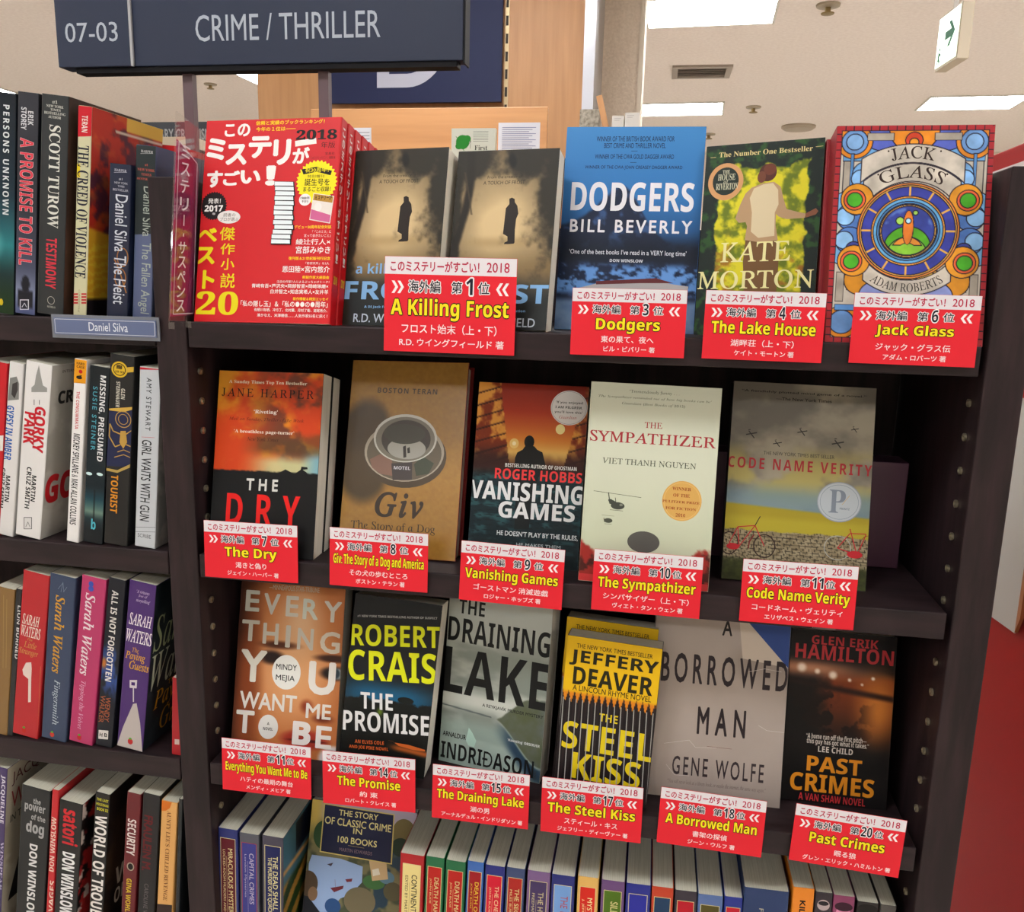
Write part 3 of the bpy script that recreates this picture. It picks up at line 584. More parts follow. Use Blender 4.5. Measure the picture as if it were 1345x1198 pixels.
["e","c03038",121.76,160.64,7.02,3.47]]],"every":[-0.3559,0.0268,-0.3766,0.0145,0.2402,-0.0063,0.1207,0.2,[["t","—MINNEAPOLIS STAR-TRIBUNE","s",0.01,"c8c0b0",32.95,14.58,90.95,20.1],
["t","E","s",0.025,"c8c8bc",6.48,22.25,22.9,45.62],
["t","V","s",0.025,"ccc8bc",27.88,24.47,46.67,47.56],
["t","E","s",0.025,"d0ccc0",53.63,25.49,68.35,48.13],
["t","R","s",0.025,"d0d4c8",73.33,27.34,91.09,49.68],
["t","Y","s",0.025,"d0ccc0",97.57,28.21,117.66,50.91],
["t","T","s",0.025,"ccc8bc",4.15,55.01,24.7,78.34],
["t","H","s",0.025,"ccc8bc",28.97,56.86,47.26,79.82],
["t","I","s",0.025,"ccc8bc",55.35,57.7,61.08,81.96],
["t","N","s",0.025,"ccc8bc",69.11,59.46,87.64,83.09],
["t","G","s",0.025,"d4ccbc",95.22,61.13,118.06,84.94],
["t","Y","s",0.03,"d8d4c8",5.28,87.42,35.8,122.64],
["t","U","s",0.04,"e4e0d8",84.53,94.01,115.4,130.34],
["e","e6e6e0",58.81,108.93,16.52,18.76],
["t","MINDY","s",0.01,"303030",46.83,100.27,70.67,106.46],
["t","MEJIA","s",0.01,"303030",47.18,112.04,69.07,119.84],
["t","WANT","s",0.02,"e0dcd4",7.12,133.24,73.03,151.89],
["t","ME","s",0.02,"e0dcd4",83.96,139.86,112.59,155.97],
["t","T","s",0.03,"dcd8d0",4.2,153.94,25.49,178.82],
["e","e2e2dc",42.0,169.61,11.36,13.17],
["t","A","S",0,"303030",40.51,164.62,43.23,167.57],
["t","NOVEL","S",0,"303030",36.33,170.12,47.5,173.37],
["t","B","S",0.03,"e6e2dc",70.2,160.22,91.05,185.86],
["t","E","s",0.025,"e6e2dc",96.95,163.1,115.07,187.38]]],"prom":[-0.2411,0.0168,-0.3741,0.0121,0.166,0.0625,0.0949,0.1848,[["t","#1 NEW YORK TIMES BESTSELLING AUTHOR OF SUSPECT","S",0,"b0b0ac",4.62,22.42,90.81,15.35,{"q4":[[4.62,22.42],[90.53,12.79],[90.81,15.35],[4.89,25.01]]}],
["t","ROBERT","S",0,"d6dc1c",-1.22,33.1,96.9,44.84,{"q4":[[-1.22,33.1],[94.42,22.32],[96.9,44.84],[1.24,55.99]]}],
["t","CRAIS","S",0,"d6dc1c",-1.46,60.3,97.19,83.26,{"q4":[[-1.46,60.3],[93.68,51.38],[97.19,83.26],[2.01,92.7]]}],
["t","THE","S",0,"dcdcdc",16.73,103.58,53.94,118.22,{"q4":[[16.73,103.58],[52.05,100.9],[53.94,118.22],[18.6,121.01]]}],
["t","PROMISE","S",0,"dcdcdc",-0.57,125.72,95.59,138.65,{"q4":[[-0.57,125.72],[93.27,117.55],[95.59,138.65],[1.73,147.16]]}],
["t","AN ELVIS COLE","S",0,"d87038",15.96,155.22,48.21,155.98,{"q4":[[15.96,155.22],[47.8,152.22],[48.21,155.98],[16.37,159.0]]}],
["t","AND JOE PIKE NOVEL","S",0,"d87038",10.32,161.69,53.83,162.49,{"q4":[[10.32,161.69],[53.36,158.18],[53.83,162.49],[10.78,166.03]]}],
["p","c86c30",[[59.33,151.48],[74.9,151.49],[92.83,153.71],[92.59,155.49],[79.81,155.91],[64.08,154.19]]],
["l","70482c",0.3,[[52.5,150.21],[57.44,150.48],[60.57,152.59]]],
["e","181c18",66.53,105.28,8.81,3.45],
["l","181c18",0.6,[[66.53,105.28],[66.46,110.74]]]]],"drain":[-0.1307,0.044,-0.3767,-0.1907,0.1344,0.0045,0.1167,0.198,[["t","THE","S",0,"181a1a",11.97,17.03,41.84,32.36],
["t","DRAINING","S",0,"181a1a",1.15,37.1,116.29,63.85],
["t","LAKE","S",0,"181a1a",-0.06,70.34,119.27,120.08],
["t","A REYKJAVÍK MURDER MYSTERY","s",0.015,"181a1a",46.6,124.42,115.25,129.86],
["p","b4d0c4",[[30.54,169.36],[33.11,154.88],[37.65,159.72],[42.65,167.46],[40.78,174.82],[33.89,174.46]]],
["t","ARNALDUR","s",0.02,"181a1a",3.27,163.93,30.54,169.36],
["t","INDRIÐASON","S",0,"181a1a",2.13,175.46,109.1,193.95],
["t","‘Haunting’ OBSERVER","S",0,"d8dcdc",77.93,156.92,113.83,160.75],
["t","VINTAGE","S",0,"404848",109.33,185.28,112.42,194.78,{"r":-90}]]],"steel":[-0.0102,0.0121,-0.3751,-0.0505,0.1142,0.0397,0.0944,0.1655,[["t","THE NEW YORK TIMES BESTSELLER","s",0.01,"2c2a10",10.27,6.9,85.56,11.41],
["t","JEFFERY","S",0.01,"2c2a10",4.08,13.53,92.39,29.74],
["t","DEAVER","S",0.01,"2c2a10",9.21,30.62,88.77,49.01],
["t","A LINCOLN RHYME NOVEL","s",0.01,"2c2a10",9.96,49.51,88.41,55.31],
["t","THE","S",0,"d8c418",39.35,74.6,57.91,82.78],
["t","STEEL","S",0.0,"d8c418",4.19,87.7,95.18,116.33],
["t","KISS","S",0.0,"d8c418",16.7,118.66,85.5,146.31],
["l","a8a8a4",0.9,[[1.52,63.64],[4.2,164.19]]],
["l","a8a8a4",0.9,[[8.09,63.81],[10.87,164.63]]],
["l","a8a8a4",0.9,[[14.64,63.98],[17.52,165.07]]],
["l","a8a8a4",0.9,[[21.17,64.16],[24.15,165.51]]],
["l","a8a8a4",0.9,[[27.68,64.33],[30.77,165.95]]],
["l","a8a8a4",0.9,[[34.17,64.5],[37.36,166.39]]],
["l","a8a8a4",0.9,[[40.64,64.67],[43.93,166.82]]],
["l","a8a8a4",0.9,[[47.09,64.83],[50.48,167.26]]],
["l","a8a8a4",0.9,[[53.52,65.0],[57.01,167.69]]],
["l","a8a8a4",0.9,[[59.93,65.17],[63.52,168.12]]],
["l","a8a8a4",0.9,[[66.32,65.34],[70.02,168.55]]],
["l","a8a8a4",0.9,[[72.69,65.51],[76.49,168.98]]],
["l","a8a8a4",0.9,[[79.04,65.67],[82.94,169.41]]],
["l","a8a8a4",0.9,[[85.37,65.84],[89.38,169.84]]],
["l","a8a8a4",0.9,[[91.69,66.0],[95.79,170.26]]]]],"borr":[0.1031,0.0377,-0.3764,0.0288,0.1772,0.0086,0.1336,0.205,[["p","cdc0b2",[[82.9,17.29],[90.12,17.11],[134.13,62.76],[88.39,56.92]]],
["p","3a5490",[[89.06,16.77],[134.17,16.79],[134.13,62.76]]],
["t","A","s",0.02,"2c2424",66.8,18.64,76.73,35.32],
["t","BORROWED","s",0.02,"3a3034",8.18,56.38,133.38,87.24,{"sp":1.5}],
["t","MAN","s",0.025,"32282c",47.38,109.46,95.34,137.93,{"sp":1.7}],
["l","8a6a60",0.4,[[58.59,149.69],[83.21,149.91]]],
["t","GENE WOLFE","s",0.012,"42383c",25.03,162.28,116.15,181.52,{"sp":1.35}],
["t","“You will never look at a library book, or maybe the internet, the same way again.”","i",-0.01,"807470",21.16,186.33,118.84,191.92],
["l","ddd4cc",0.25,[[15.46,150.92],[40.47,145.09],[47.19,151.95],[68.02,150.21]]],
["l","ddd4cc",0.25,[[107.87,123.18],[116.38,127.66],[134.84,127.91]]],
["l","ddd4cc",0.25,[[18.85,172.26],[27.9,182.13],[42.64,181.61]]],
["l","ddd4cc",0.25,[[94.35,70.04],[110.54,65.35],[127.04,67.02]]]]],"past":[0.2244,0.0565,-0.3764,0.0258,0.1865,0.0119,0.1031,0.1754,[["t","GLEN ERIK","S",-0.01,"b83c40",20.56,4.81,85.25,13.81],
["t","HAMILTON","S",-0.005,"b83c40",5.18,14.19,100.78,29.41],
["t","“A home run off the first pitch—","S",0,"d0c8c0",21.15,104.83,80.0,111.75],
["t","this guy has got what it takes.”","S",0,"d0c8c0",21.9,110.08,82.41,116.76],
["t","LEE CHILD","S",0,"d4ccc4",33.61,117.23,67.54,123.23],
["t","PAST","S",0.01,"dc9428",23.44,127.65,77.22,143.73],
["t","CRIMES","S",0.01,"dc9428",8.17,146.01,90.26,164.66],
["t","A VAN SHAW NOVEL","S",-0.01,"c03c40",17.38,166.53,82.49,173.93]]],"story":[-0.2858,0.0316,-0.6532,0.0316,0.2408,0.0297,0.1254,0.1984,[["p","9cb4d8",[[5.57,63.44],[40.01,63.22],[67.1,68.48],[67.84,86.37],[55.18,102.56],[44.28,107.73],[30.74,125.37],[6.22,128.95],[2.73,73.83]]],
["e","385838",16.65,39.21,11.45,16.22],
["e","7a7048",111.77,22.78,13.04,14.25],
["e","2c4030",109.7,41.02,11.18,10.67],
["e","4c7848",81.81,84.39,13.12,8.0],
["e","688898",96.16,76.97,9.34,7.11],
["e","7c745c",67.06,108.04,18.79,16.0],
["e","605c44",105.04,91.82,11.18,10.64],
["e","305888",35.75,117.97,9.48,8.92],
["p","c8b088",[[73.89,60.33],[94.68,61.04],[98.18,78.48],[79.78,82.88]]],
["p","e0dccc",[[78.62,70.46],[85.89,67.65],[88.41,74.48],[80.22,77.43]]],
["p","74303c",[[30.95,97.92],[46.67,92.98],[46.07,96.67],[36.12,102.06]]],
["p","74303c",[[47.86,85.6],[56.21,83.51],[55.61,87.2],[50.04,88.53]]],
["p","504858",[[24.59,71.69],[31.96,68.86],[29.53,73.36]]],
["l","8c6468",0.4,[[35.65,87.32],[37.16,97.04]]],
["p","262a34",[[-16.81,149.17],[-11.2,108.47],[-3.95,103.81],[10.72,116.19],[23.44,128.78],[28.58,142.44]]],
["e","5a4c3c",3.98,96.33,11.86,14.72],
["e","8a7058",10.8,107.13,5.73,8.07],
["p","cfc07c",[[14.49,3.09],[99.21,4.67],[101.09,61.4],[14.35,58.97]]],
["p","20284c",[[15.75,4.2],[98.01,5.9],[99.67,60.16],[15.76,57.68]]],
["t","THE STORY","s",0.012,"e0d89c",33.33,7.55,80.34,14.38],
["t","OF CLASSIC CRIME","s",0.012,"e0d89c",17.41,17.28,96.66,25.72],
["t","IN","s",0.012,"e0d89c",52.12,26.64,62.79,32.99],
["t","100 BOOKS","s",0.015,"e0d89c",34.68,37.51,81.5,44.88],
["l","c0b480",0.35,[[47.6,46.98],[67.0,47.4]]],
["t","MARTIN EDWARDS","s",0,"8c7880",37.83,50.49,76.74,54.53]]]}
SPN=[["persons",1,-0.6339,0.006,0.0941,0.1131,0.0289,0.2112,0.125,"131e2a",[["t","PERSONS UNKNOWN","S",-0.01,"d0d4d4",15.49,11.31,22.27,113.93,{"r":-90,"sp":1.35}],
["e","c8b020",14.76,200.2,2.14,3.37]],"black and teal book with spaced white capitals, leftmost on the top left shelf",None,0],
["promise",1,-0.6066,0.006,0.0938,0.1152,0.022,0.2109,0.125,"33343c",[["t","ERIK","S",-0.01,"c8c8cc",11.06,16.9,16.77,29.65,{"r":-90}],
["t","STOREY","S",-0.01,"c8c8cc",3.72,13.94,9.5,34.48,{"r":-90}],
["t","A PROMISE TO KILL","S",0.0,"d04858",3.14,42.12,17.64,162.77,{"r":-90,"o":["e0dcdc",0.012]}],
["p","c8c8d0",[[4.99,197.26],[15.04,195.84],[15.22,206.07],[5.15,207.52]]],
["p","2c2c38",[[5.94,197.97],[14.12,196.81],[14.27,205.37],[6.08,206.55]]],
["l","c8c8d0",0.6,[[7.46,204.67],[10.43,200.05],[12.84,203.9]]]],"dark grey spine with red vertical title over a shadowy figure",None,0],
["testimony",1,-0.5771,0.004,0.0942,0.1188,0.0291,0.2075,0.115,"2c3032",[["t","#1","r",0,"c0c0b8",11.5,5.04,16.89,8.21],
["t","NEW YORK","r",0,"c0c0b8",5.42,9.25,23.47,11.63],
["t","TIMES","r",0,"c0c0b8",9.68,12.49,20.49,14.61],
["t","BESTSELLING","r",0,"c0c0b8",3.26,15.61,25.67,18.0],
["t","AUTHOR","r",0,"c0c0b8",7.69,19.08,21.15,21.47],
["t","SCOTT TUROW","r",-0.004,"d0d0c8",9.15,27.4,21.04,122.95,{"r":-90}],
["t","TESTIMONY","S",-0.01,"c83c4c",8.52,132.81,20.15,181.77,{"r":-90}],
["o","c0c0b8",0.4,15.26,193.44,3.72,3.72],
["t","MACMILLAN","r",0,"b0b0a8",11.27,198.77,20.27,200.84]],"wide charcoal spine with white serif author name above a red title","turow",0],
["creed",1,-0.5445,0.004,0.0933,0.1138,0.0146,0.1981,0.118,"c4c0a0",[["p","c02030",[[0.17,0.46],[14.8,-1.07],[14.66,26.61],[0.55,28.56]]],
["t","TERAN","S",-0.01,"d8d0c8",4.28,8.66,10.21,23.84,{"r":-90}],
["p","d8c020",[[0.35,53.49],[3.61,53.11],[3.98,65.57],[0.41,65.98]]],
["t","THE CREED OF VIOLENCE","r",0.004,"1c2238",0.88,35.9,12.68,160.7,{"r":-90}],
["p","b83038",[[-0.07,176.39],[4.94,175.69],[4.99,177.33],[-0.03,178.03]]],
["p","b83038",[[0.01,179.26],[5.02,178.56],[5.07,180.2],[0.06,180.9]]],
["p","b83038",[[0.09,182.13],[5.11,181.43],[5.16,183.07],[0.14,183.78]]],
["p","b83038",[[0.17,185.01],[5.19,184.3],[5.24,185.95],[0.22,186.66]]],
["p","b83038",[[8.57,175.19],[14.02,174.43],[14.07,176.06],[8.62,176.82]]],
["p","b83038",[[8.66,178.05],[14.11,177.29],[14.16,178.93],[8.71,179.69]]],
["p","b83038",[[8.75,180.92],[14.2,180.16],[14.26,181.79],[8.8,182.56]]],
["p","b83038",[[8.84,183.79],[14.3,183.02],[14.35,184.66],[8.89,185.43]]],
["t","CORNERSTONE","s",0,"807c68",5.5,172.01,7.1,194.28,{"r":-90}]],"cream spine with red top block and navy serif title, orange and yellow front cover showing","creed",0],
["heist",1,-0.504,0.004,0.0936,0.1007,0.0226,0.1449,0.105,"18233e",[["t","HARPER","r",0,"b8b8c0",5.23,4.7,17.75,6.98],
["l","b8b8c0",0.3,[[4.82,8.34],[18.11,6.98]]],
["t","#1","s",0,"b8b8c0",10.04,12.74,13.71,15.03],
["t","NEW YORK","s",0,"b8b8c0",5.54,16.47,19.32,18.35],
["t","TIMES","s",0,"b8b8c0",9.0,19.57,16.04,21.33],
["t","BESTSELLER","s",0,"b8b8c0",4.17,22.86,20.12,24.89],
["o","a07038",1.0,15.92,86.5,5.67,8.68],
["o","a07038",1.0,14.06,106.39,5.7,8.78],
["l","a07038",1.2,[[7.09,89.0],[12.18,97.12],[20.96,120.23]]],
["t","Daniel Silva The Heist","s",0.004,"c8ccd4",7.09,28.19,20.16,132.01,{"r":-90}]],"short navy spine with white lettering and a bronze ornament, between cream and grey spines",None,0],
["fallen",1,-0.481,0.01,0.0935,0.0952,0.0207,0.1627,0.11,"626c8c",[["p","30383a",[[0.04,0.4],[25.0,-1.91],[25.42,80.78],[0.7,83.48]]],
["t","HARPER","r",0,"b8b8b8",5.22,4.41,17.66,6.67],
["l","b8b8b8",0.3,[[4.82,7.97],[17.71,6.76]]],
["t","#1","r",0,"b86050",9.68,16.75,12.72,18.9],
["t","NEW YORK","r",0,"b86050",2.18,21.2,20.0,23.49],
["t","TIMES","r",0,"b86050",6.12,25.5,16.48,27.65],
["t","BESTSELLER","r",0,"b86050",1.64,29.81,21.18,31.83],
["t","Daniel Silva  The Fallen Angel","s",0.004,"a8b0a8",5.95,37.52,18.31,158.32,{"r":-90}]],"grey to blue spine with pale lettering, last full spine before the middle divider",None,0],
["redb",1,-0.5262,0.125,0.0935,0.0909,0.0215,0.181,0.11,"c4202c",[["t","HARPER","r",0,"d8c0b8",8.77,6.55,15.68,9.14],
["t","NEW","S",0,"d8c8c0",6.63,21.32,19.61,23.92],
["t","TIMES","S",0,"d8c8c0",6.77,25.92,19.76,28.53],
["t","BESTSELLER","S",0,"d8c8c0",5.18,30.99,21.66,33.91]],"red book set back behind the top of the middle divider",None,0],
["redz",2,-0.6743,0.006,-0.1405,0.1573,0.0259,0.1877,0.12,"c01828",[["p","d8d4d0",[[-4.85,82.7],[26.08,76.12],[26.06,92.65],[-4.99,99.35]]]],"red spine cut by the left frame edge on the second left shelf",None,1],
["gypsy",2,-0.6529,0.006,-0.1411,0.1698,0.0164,0.1882,0.12,"d4d2d0",[["p","848480",[[1.8,17.42],[9.28,14.28],[12.64,21.27],[13.31,37.73],[1.0,41.53]]],
["p","403c3c",[[5.06,22.89],[10.83,19.45],[11.44,28.15],[8.48,37.67],[4.61,34.06]]],
["t","GYPSY IN AMBER","S",0.01,"2060a8",0.53,46.09,8.73,104.89,{"r":-90}],
["t","MARTIN","S",0.01,"202020",4.14,121.67,9.33,150.54,{"r":-90}],
["t","CRUZ SMITH","S",0.01,"202020",-2.58,114.25,3.09,158.66,{"r":-90}]],"white spine with blue title and a grey photograph near its top",None,1],
["gorky",2,-0.625,0.004,-0.14,0.1672,0.0296,0.1881,0.125,"d8d6d4",[["p","989894",[[7.91,27.25],[11.23,23.69],[12.18,13.65],[14.67,2.26],[17.59,12.95],[20.65,22.34],[25.52,23.93],[25.84,28.25],[8.24,32.01]]],
["l","202020",0.7,[[11.85,38.96],[12.27,44.84]]],
["l","202020",0.7,[[17.77,38.34],[18.12,43.13]]],
["t","GORKY","S",0.02,"c02030",13.25,45.22,25.94,93.66,{"r":-90}],
["t","PARK","S",0.02,"c02030",2.48,53.2,14.95,87.43,{"r":-90}],
["t","MARTIN","S",0.01,"1c1c1c",15.22,119.43,20.34,148.04,{"r":-90}],
["t","CRUZ SMITH","S",0.01,"1c1c1c",8.75,111.58,14.33,157.12,{"r":-90}],
["p","404040",[[8.81,167.66],[18.23,165.39],[19.17,178.66],[9.72,180.96]]],
["p","d0cecc",[[9.56,168.17],[17.58,166.24],[18.42,178.16],[10.38,180.11]]],
["l","404040",0.5,[[11.91,177.9],[14.12,171.64],[16.87,176.7]]]],"wide white spine with bold red title and misty tower","gorky",1],
["consum",2,-0.5728,0.004,-0.1416,0.1346,0.0137,0.194,0.105,"e0dedc",[["p","dc9c20",[[0.31,0.66],[13.9,-1.26],[13.84,23.77],[0.36,25.1]]],
["e","2c2010",6.11,18.69,3.29,1.71],
["l","2c2010",1.2,[[3.28,18.12],[8.8,16.5]]],
["t","HARD","S",0,"2c2010",2.63,3.14,11.38,5.67],
["t","CASE","S",0,"2c2010",2.8,6.52,11.56,9.06],
["e","c02020",7.42,12.45,2.11,1.92],
["t","THE CONSUMMATA","S",-0.01,"c02838",3.84,33.12,7.52,72.27,{"r":-90}],
["t","MICKEY SPILLANE & MAX ALLAN COLLINS","S",-0.01,"282424",2.79,77.17,10.1,175.24,{"r":-90}]],"thin white spine with orange top block and red title",None,1],
["missing",2,-0.5492,0.004,-0.1412,0.1244,0.0216,0.1869,0.12,"1c2226",[["e","c8e0e0",3.68,112.8,3.48,1.62],
["e","c8e0e0",15.68,111.37,3.47,1.62],
["t","MISSING, PRESUMED","S",-0.01,"d8d8d8",10.93,8.69,18.05,97.79,{"r":-90}],
["t","SUSIE STEINER","s",0.01,"58a4b4",4.26,20.99,9.27,87.46,{"r":-90,"sp":1.3}],
["t","b","S",0.0,"58b4c4",8.4,160.62,13.49,172.14]],"dark spine with white title, blue author name and a street lamp photo",None,1],
["tourist",2,-0.5229,0.004,-0.141,0.1113,0.0264,0.1989,0.12,"1e1e1e",[["p","2a3050",[[1.42,57.7],[33.1,53.29],[34.54,113.44],[-0.5,116.13]]],
["p","c8a850",[[0.9,56.27],[32.99,50.73],[31.96,53.47],[17.15,57.35],[0.96,57.99]]],
["p","b09858",[[-1.6,118.54],[12.53,118.78],[34.4,110.15],[34.55,113.66],[12.64,121.65],[-1.51,121.2]]],
["o","b8964c",0.8,16.98,64.94,8.38,8.2],
["o","b8964c",0.6,16.98,64.94,5.13,5.17],
["p","b8964c",[[14.45,77.29],[20.22,76.35],[22.08,88.04],[18.18,95.27],[13.76,89.43]]],
["l","b8964c",1.2,[[14.58,80.54],[6.36,78.62],[2.61,71.61],[2.38,84.74],[9.28,94.57],[15.0,91.41]]],
["l","b8964c",1.2,[[20.81,79.52],[27.58,75.14],[30.93,67.01],[31.94,79.86],[27.33,91.55],[21.24,90.37]]],
["l","b8964c",0.8,[[11.81,99.64],[18.69,96.29],[25.74,97.96]]],
["l","b8964c",0.8,[[8.53,105.72],[18.88,101.32],[29.44,103.05]]],
["e","d0b030",10.9,14.98,8.73,8.01],
["e","2a2410",10.9,14.98,6.9,6.31],
["e","d0b030",10.9,14.98,5.98,5.47],
["t","≋","j",0.03,"2a2410",7.62,10.36,13.99,14.56],
["t","$9.99","S",0,"2a2410",6.44,16.21,16.0,18.73],
["p","c8a840",[[19.0,11.65],[30.08,9.97],[30.31,15.2],[17.84,17.1]]],
["t","GLEN","S",-0.01,"c8c4b8",13.46,33.69,17.79,44.28,{"r":-90}],
["t","STEINHAUER","S",-0.01,"c8c4b8",8.15,27.27,12.26,53.65,{"r":-90}],
["t","TOURIST","S",-0.015,"d09028",5.75,124.37,13.76,165.01,{"r":-90}]],"tall black spine with round yellow sticker and gold eagle crest",None,1],
["girl",2,-0.4895,0.004,-0.1414,0.0985,0.0231,0.1874,0.105,"bcc0c4",[["p","b82030",[[0.5,0.79],[23.01,-1.69],[22.87,0.63],[0.35,3.33]]],
["t","AMY STEWART","s",0.01,"383838",8.03,10.33,13.7,63.7,{"r":-90,"sp":1.3}],
["l","c04050",0.4,[[4.35,71.4],[18.5,70.04]]],
["t","GIRL WAITS WITH GUN","s",0.012,"2c2c2c",4.84,73.69,15.65,159.36,{"r":-90}],
["l","505050",0.4,[[-1.21,167.51],[23.48,164.11]]],
["l","505050",0.4,[[-1.06,172.45],[23.65,169.02]]],
["t","SCRIBE","s",0,"505050",3.29,173.44,18.1,177.4]],"pale grey spine with thin dark capitals and red top edge, beside the middle divider","girl",1],
["beige3",3,-0.6856,0.004,-0.3747,0.1581,0.0224,0.1768,0.11,"8a6c40",[["l","a8905c",0.5,[[9.49,8.86],[13.4,95.56]]],
["l","a8905c",0.5,[[13.64,12.6],[17.12,94.57]]]],"worn mustard brown spine at the left frame edge on the third left shelf",None,2],
["dark3",3,-0.6706,0.004,-0.3759,0.164,0.007,0.1782,0.11,"28282a",[["t","LION BURNED","S",0.0,"c8c8c8",3.55,18.99,7.91,82.41,{"r":-90}]],"very thin black spine beside the mustard brown one",None,2],
["stranger",3,-0.6515,0.004,-0.3739,0.1685,0.0312,0.1967,0.13,"b42830",[["t","SARAH","i",0.01,"e4dcd0",2.94,49.9,23.69,62.2],
["t","WATERS","i",0.01,"e4dcd0",2.45,63.46,25.69,76.56],
["t","The","i",0,"c09858",10.34,77.36,16.65,80.47],
["t","Little","i",0,"c09858",6.91,81.54,21.97,89.21],
["t","Stranger","i",0,"c09858",1.18,90.29,24.57,99.45],
["p","d8c8c0",[[10.83,107.52],[17.05,105.3],[18.09,112.61],[18.39,123.98],[19.97,153.06],[16.72,154.51],[14.97,126.21],[8.58,122.89],[7.14,116.92]]],
["e","b83020",14.05,190.24,2.66,3.11],
["e","60a040",13.8,186.63,1.59,1.29],
["l","c89850",0.3,[[28.64,107.16],[31.92,196.59]]]],"scarlet spine with white italic capitals and pale figure, third left shelf",None,2],
["finger",3,-0.6159,0.004,-0.3743,0.1477,0.0301,0.1961,0.13,"3c4a64",[["l","7c8898",0.5,[[10.14,16.61],[15.67,8.29],[13.91,19.24]]],
["l","7c8898",0.5,[[15.6,7.14],[17.47,18.39]]],
["l","7c8898",0.5,[[20.68,11.79],[16.76,18.56]]],
["t","Sarah Waters","i",0.012,"c89830",8.14,23.42,19.87,114.91,{"r":-90}],
["t","Fingersmith","i",0.0,"b8c4cc",10.22,122.82,19.7,177.71,{"r":-90}],
["e","b84030",13.04,190.29,2.62,3.08],
["e","60a040",12.86,187.21,1.57,1.28]],"slate blue spine with golden slanted lettering",None,2],
["tipping",3,-0.5827,0.004,-0.3742,0.1648,0.0283,0.1976,0.13,"b43c6c",[["e","4858a8",11.29,8.37,2.88,3.2],
["e","4858a8",11.73,13.62,3.13,3.21],
["t","Sarah Waters","i",0.012,"e0d4d8",6.2,19.18,18.31,115.51,{"r":-90}],
["t","Tipping the Velvet","i",0.0,"d8a8c0",7.59,122.39,14.94,181.5,{"r":-90}],
["e","b83030",12.2,191.56,2.59,3.06],
["e","60a040",11.96,188.5,1.55,1.28]],"bright pink spine with white slanted lettering",None,2],
["allnot",3,-0.5546,0.004,-0.375,0.1574,0.0191,0.1987,0.12,"22242c",[["t","ALL IS NOT FORGOTTEN","S",-0.012,"d8d4d0",4.9,13.82,12.31,119.69,{"r":-90}],
["t","WENDY","s",0.01,"a06040",7.59,138.57,13.44,168.02,{"r":-90}],
["t","WALKER","s",0.01,"a06040",1.28,137.76,7.14,170.98,{"r":-90}],
["p","d0ccc8",[[2.42,180.54],[13.83,178.37],[14.2,189.09],[2.77,191.29]]],
["t","H","S",0,"202020",3.87,183.31,7.32,187.85],
["t","B","S",0,"202020",9.34,182.29,12.79,186.83]],"narrow black spine with white capitals between pink and purple spines",None,2],
["paying",3,-0.523,0.004,-0.3742,0.1475,0.0308,0.1959,0.11,"4e2c70",[["t","‘A virtuoso","i",0,"c8b8d0",9.38,8.95,23.79,12.79],
["t","feat of","i",0,"c8b8d0",11.59,13.97,21.9,17.37],
["t","storytelling’","i",0,"c8b8d0",9.28,18.93,25.33,23.47],
["t","SARAH","i",0.012,"e4dce0",3.09,36.22,29.37,49.98],
["t","WATERS","i",0.012,"e4dce0",1.3,54.99,30.95,70.04],
["t","The","i",0,"d0a020",9.42,75.27,16.87,80.87],
["t","Paying","i",0.01,"d0a020",1.89,80.95,24.98,92.2],
["t","Guests","i",0.01,"d0a020",7.39,91.04,30.25,100.92],
["p","b8b0ac",[[15.2,141.52],[19.23,139.46],[25.19,161.57],[32.53,197.13],[-1.7,201.37],[5.63,171.91]]],
["p","ccc4c8",[[9.15,114.39],[17.8,112.16],[17.85,122.08],[9.84,123.41]]],
["p","4e2c70",[[11.26,116.33],[15.61,115.45],[15.68,119.41],[11.55,119.98]]],
["l","ccc4c8",1.2,[[14.15,121.8],[15.49,138.94]]],
["e","b03030",15.53,187.13,3.04,3.53],
["e","60a040",15.25,183.62,1.77,1.25]],"purple spine with white and gold slanted capitals and a pale garden path","paying",2],
["redslim",3,-0.4681,0.006,-0.3761,0.0678,0.0131,0.0904,0.09,"a81c28",[["p","c8b8b0",[[3.71,72.05],[9.08,71.54],[9.15,77.78],[3.77,78.29]]]],"small red book pressed against the middle divider on the third left shelf",None,2],
["jacq",4,-0.7224,0.004,-0.6326,0.1474,0.0252,0.2183,0.13,"4a3a68",[["t","JACQUELINE","S",-0.01,"d4d0dc",17.34,9.41,23.11,72.03,{"r":-90}],
["t","WINSPEAR","r",0,"b8b0c8",20.75,96.41,24.49,162.62,{"r":-90}]],"purple spine whose pale front cover faces right, bottom left corner","jacq",3],
["power",4,-0.6721,0.004,-0.6319,0.146,0.0362,0.1965,0.14,"1c2022",[["t","the","S",0.01,"a8a8a8",15.53,13.69,24.89,20.91],
["t","power","S",0.01,"a8a8a8",5.06,22.46,31.13,34.02],
["t","of the","S",0.01,"a8a8a8",13.99,34.7,31.73,41.98],
["t","dog","S",0.02,"a8a8a8",8.12,43.97,30.93,63.82],
["t","DON WINSLOW","S",0.01,"dcdcdc",13.75,74.01,24.01,176.48,{"r":-90}]],"wide black spine with grey lowercase title, bottom left shelf",None,3],
["savages",4,-0.6468,0.004,-0.6339,0.1404,0.0084,0.1989,0.13,"c02830",[["t","DON WINSLOW","S",0.0,"e0d0c0",1.19,35.22,7.15,107.06,{"r":90}],
["t","SAVAGES","S",0.0,"e0d0c0",3.19,119.22,9.52,177.84,{"r":90}]],"thin red spine with upside-down cream lettering",None,3],
["satori",4,-0.6255,0.004,-0.6325,0.1366,0.029,0.1848,0.14,"161616",[["t","satori","S",0.015,"c83038",5.38,10.62,25.4,55.95,{"r":-90}],
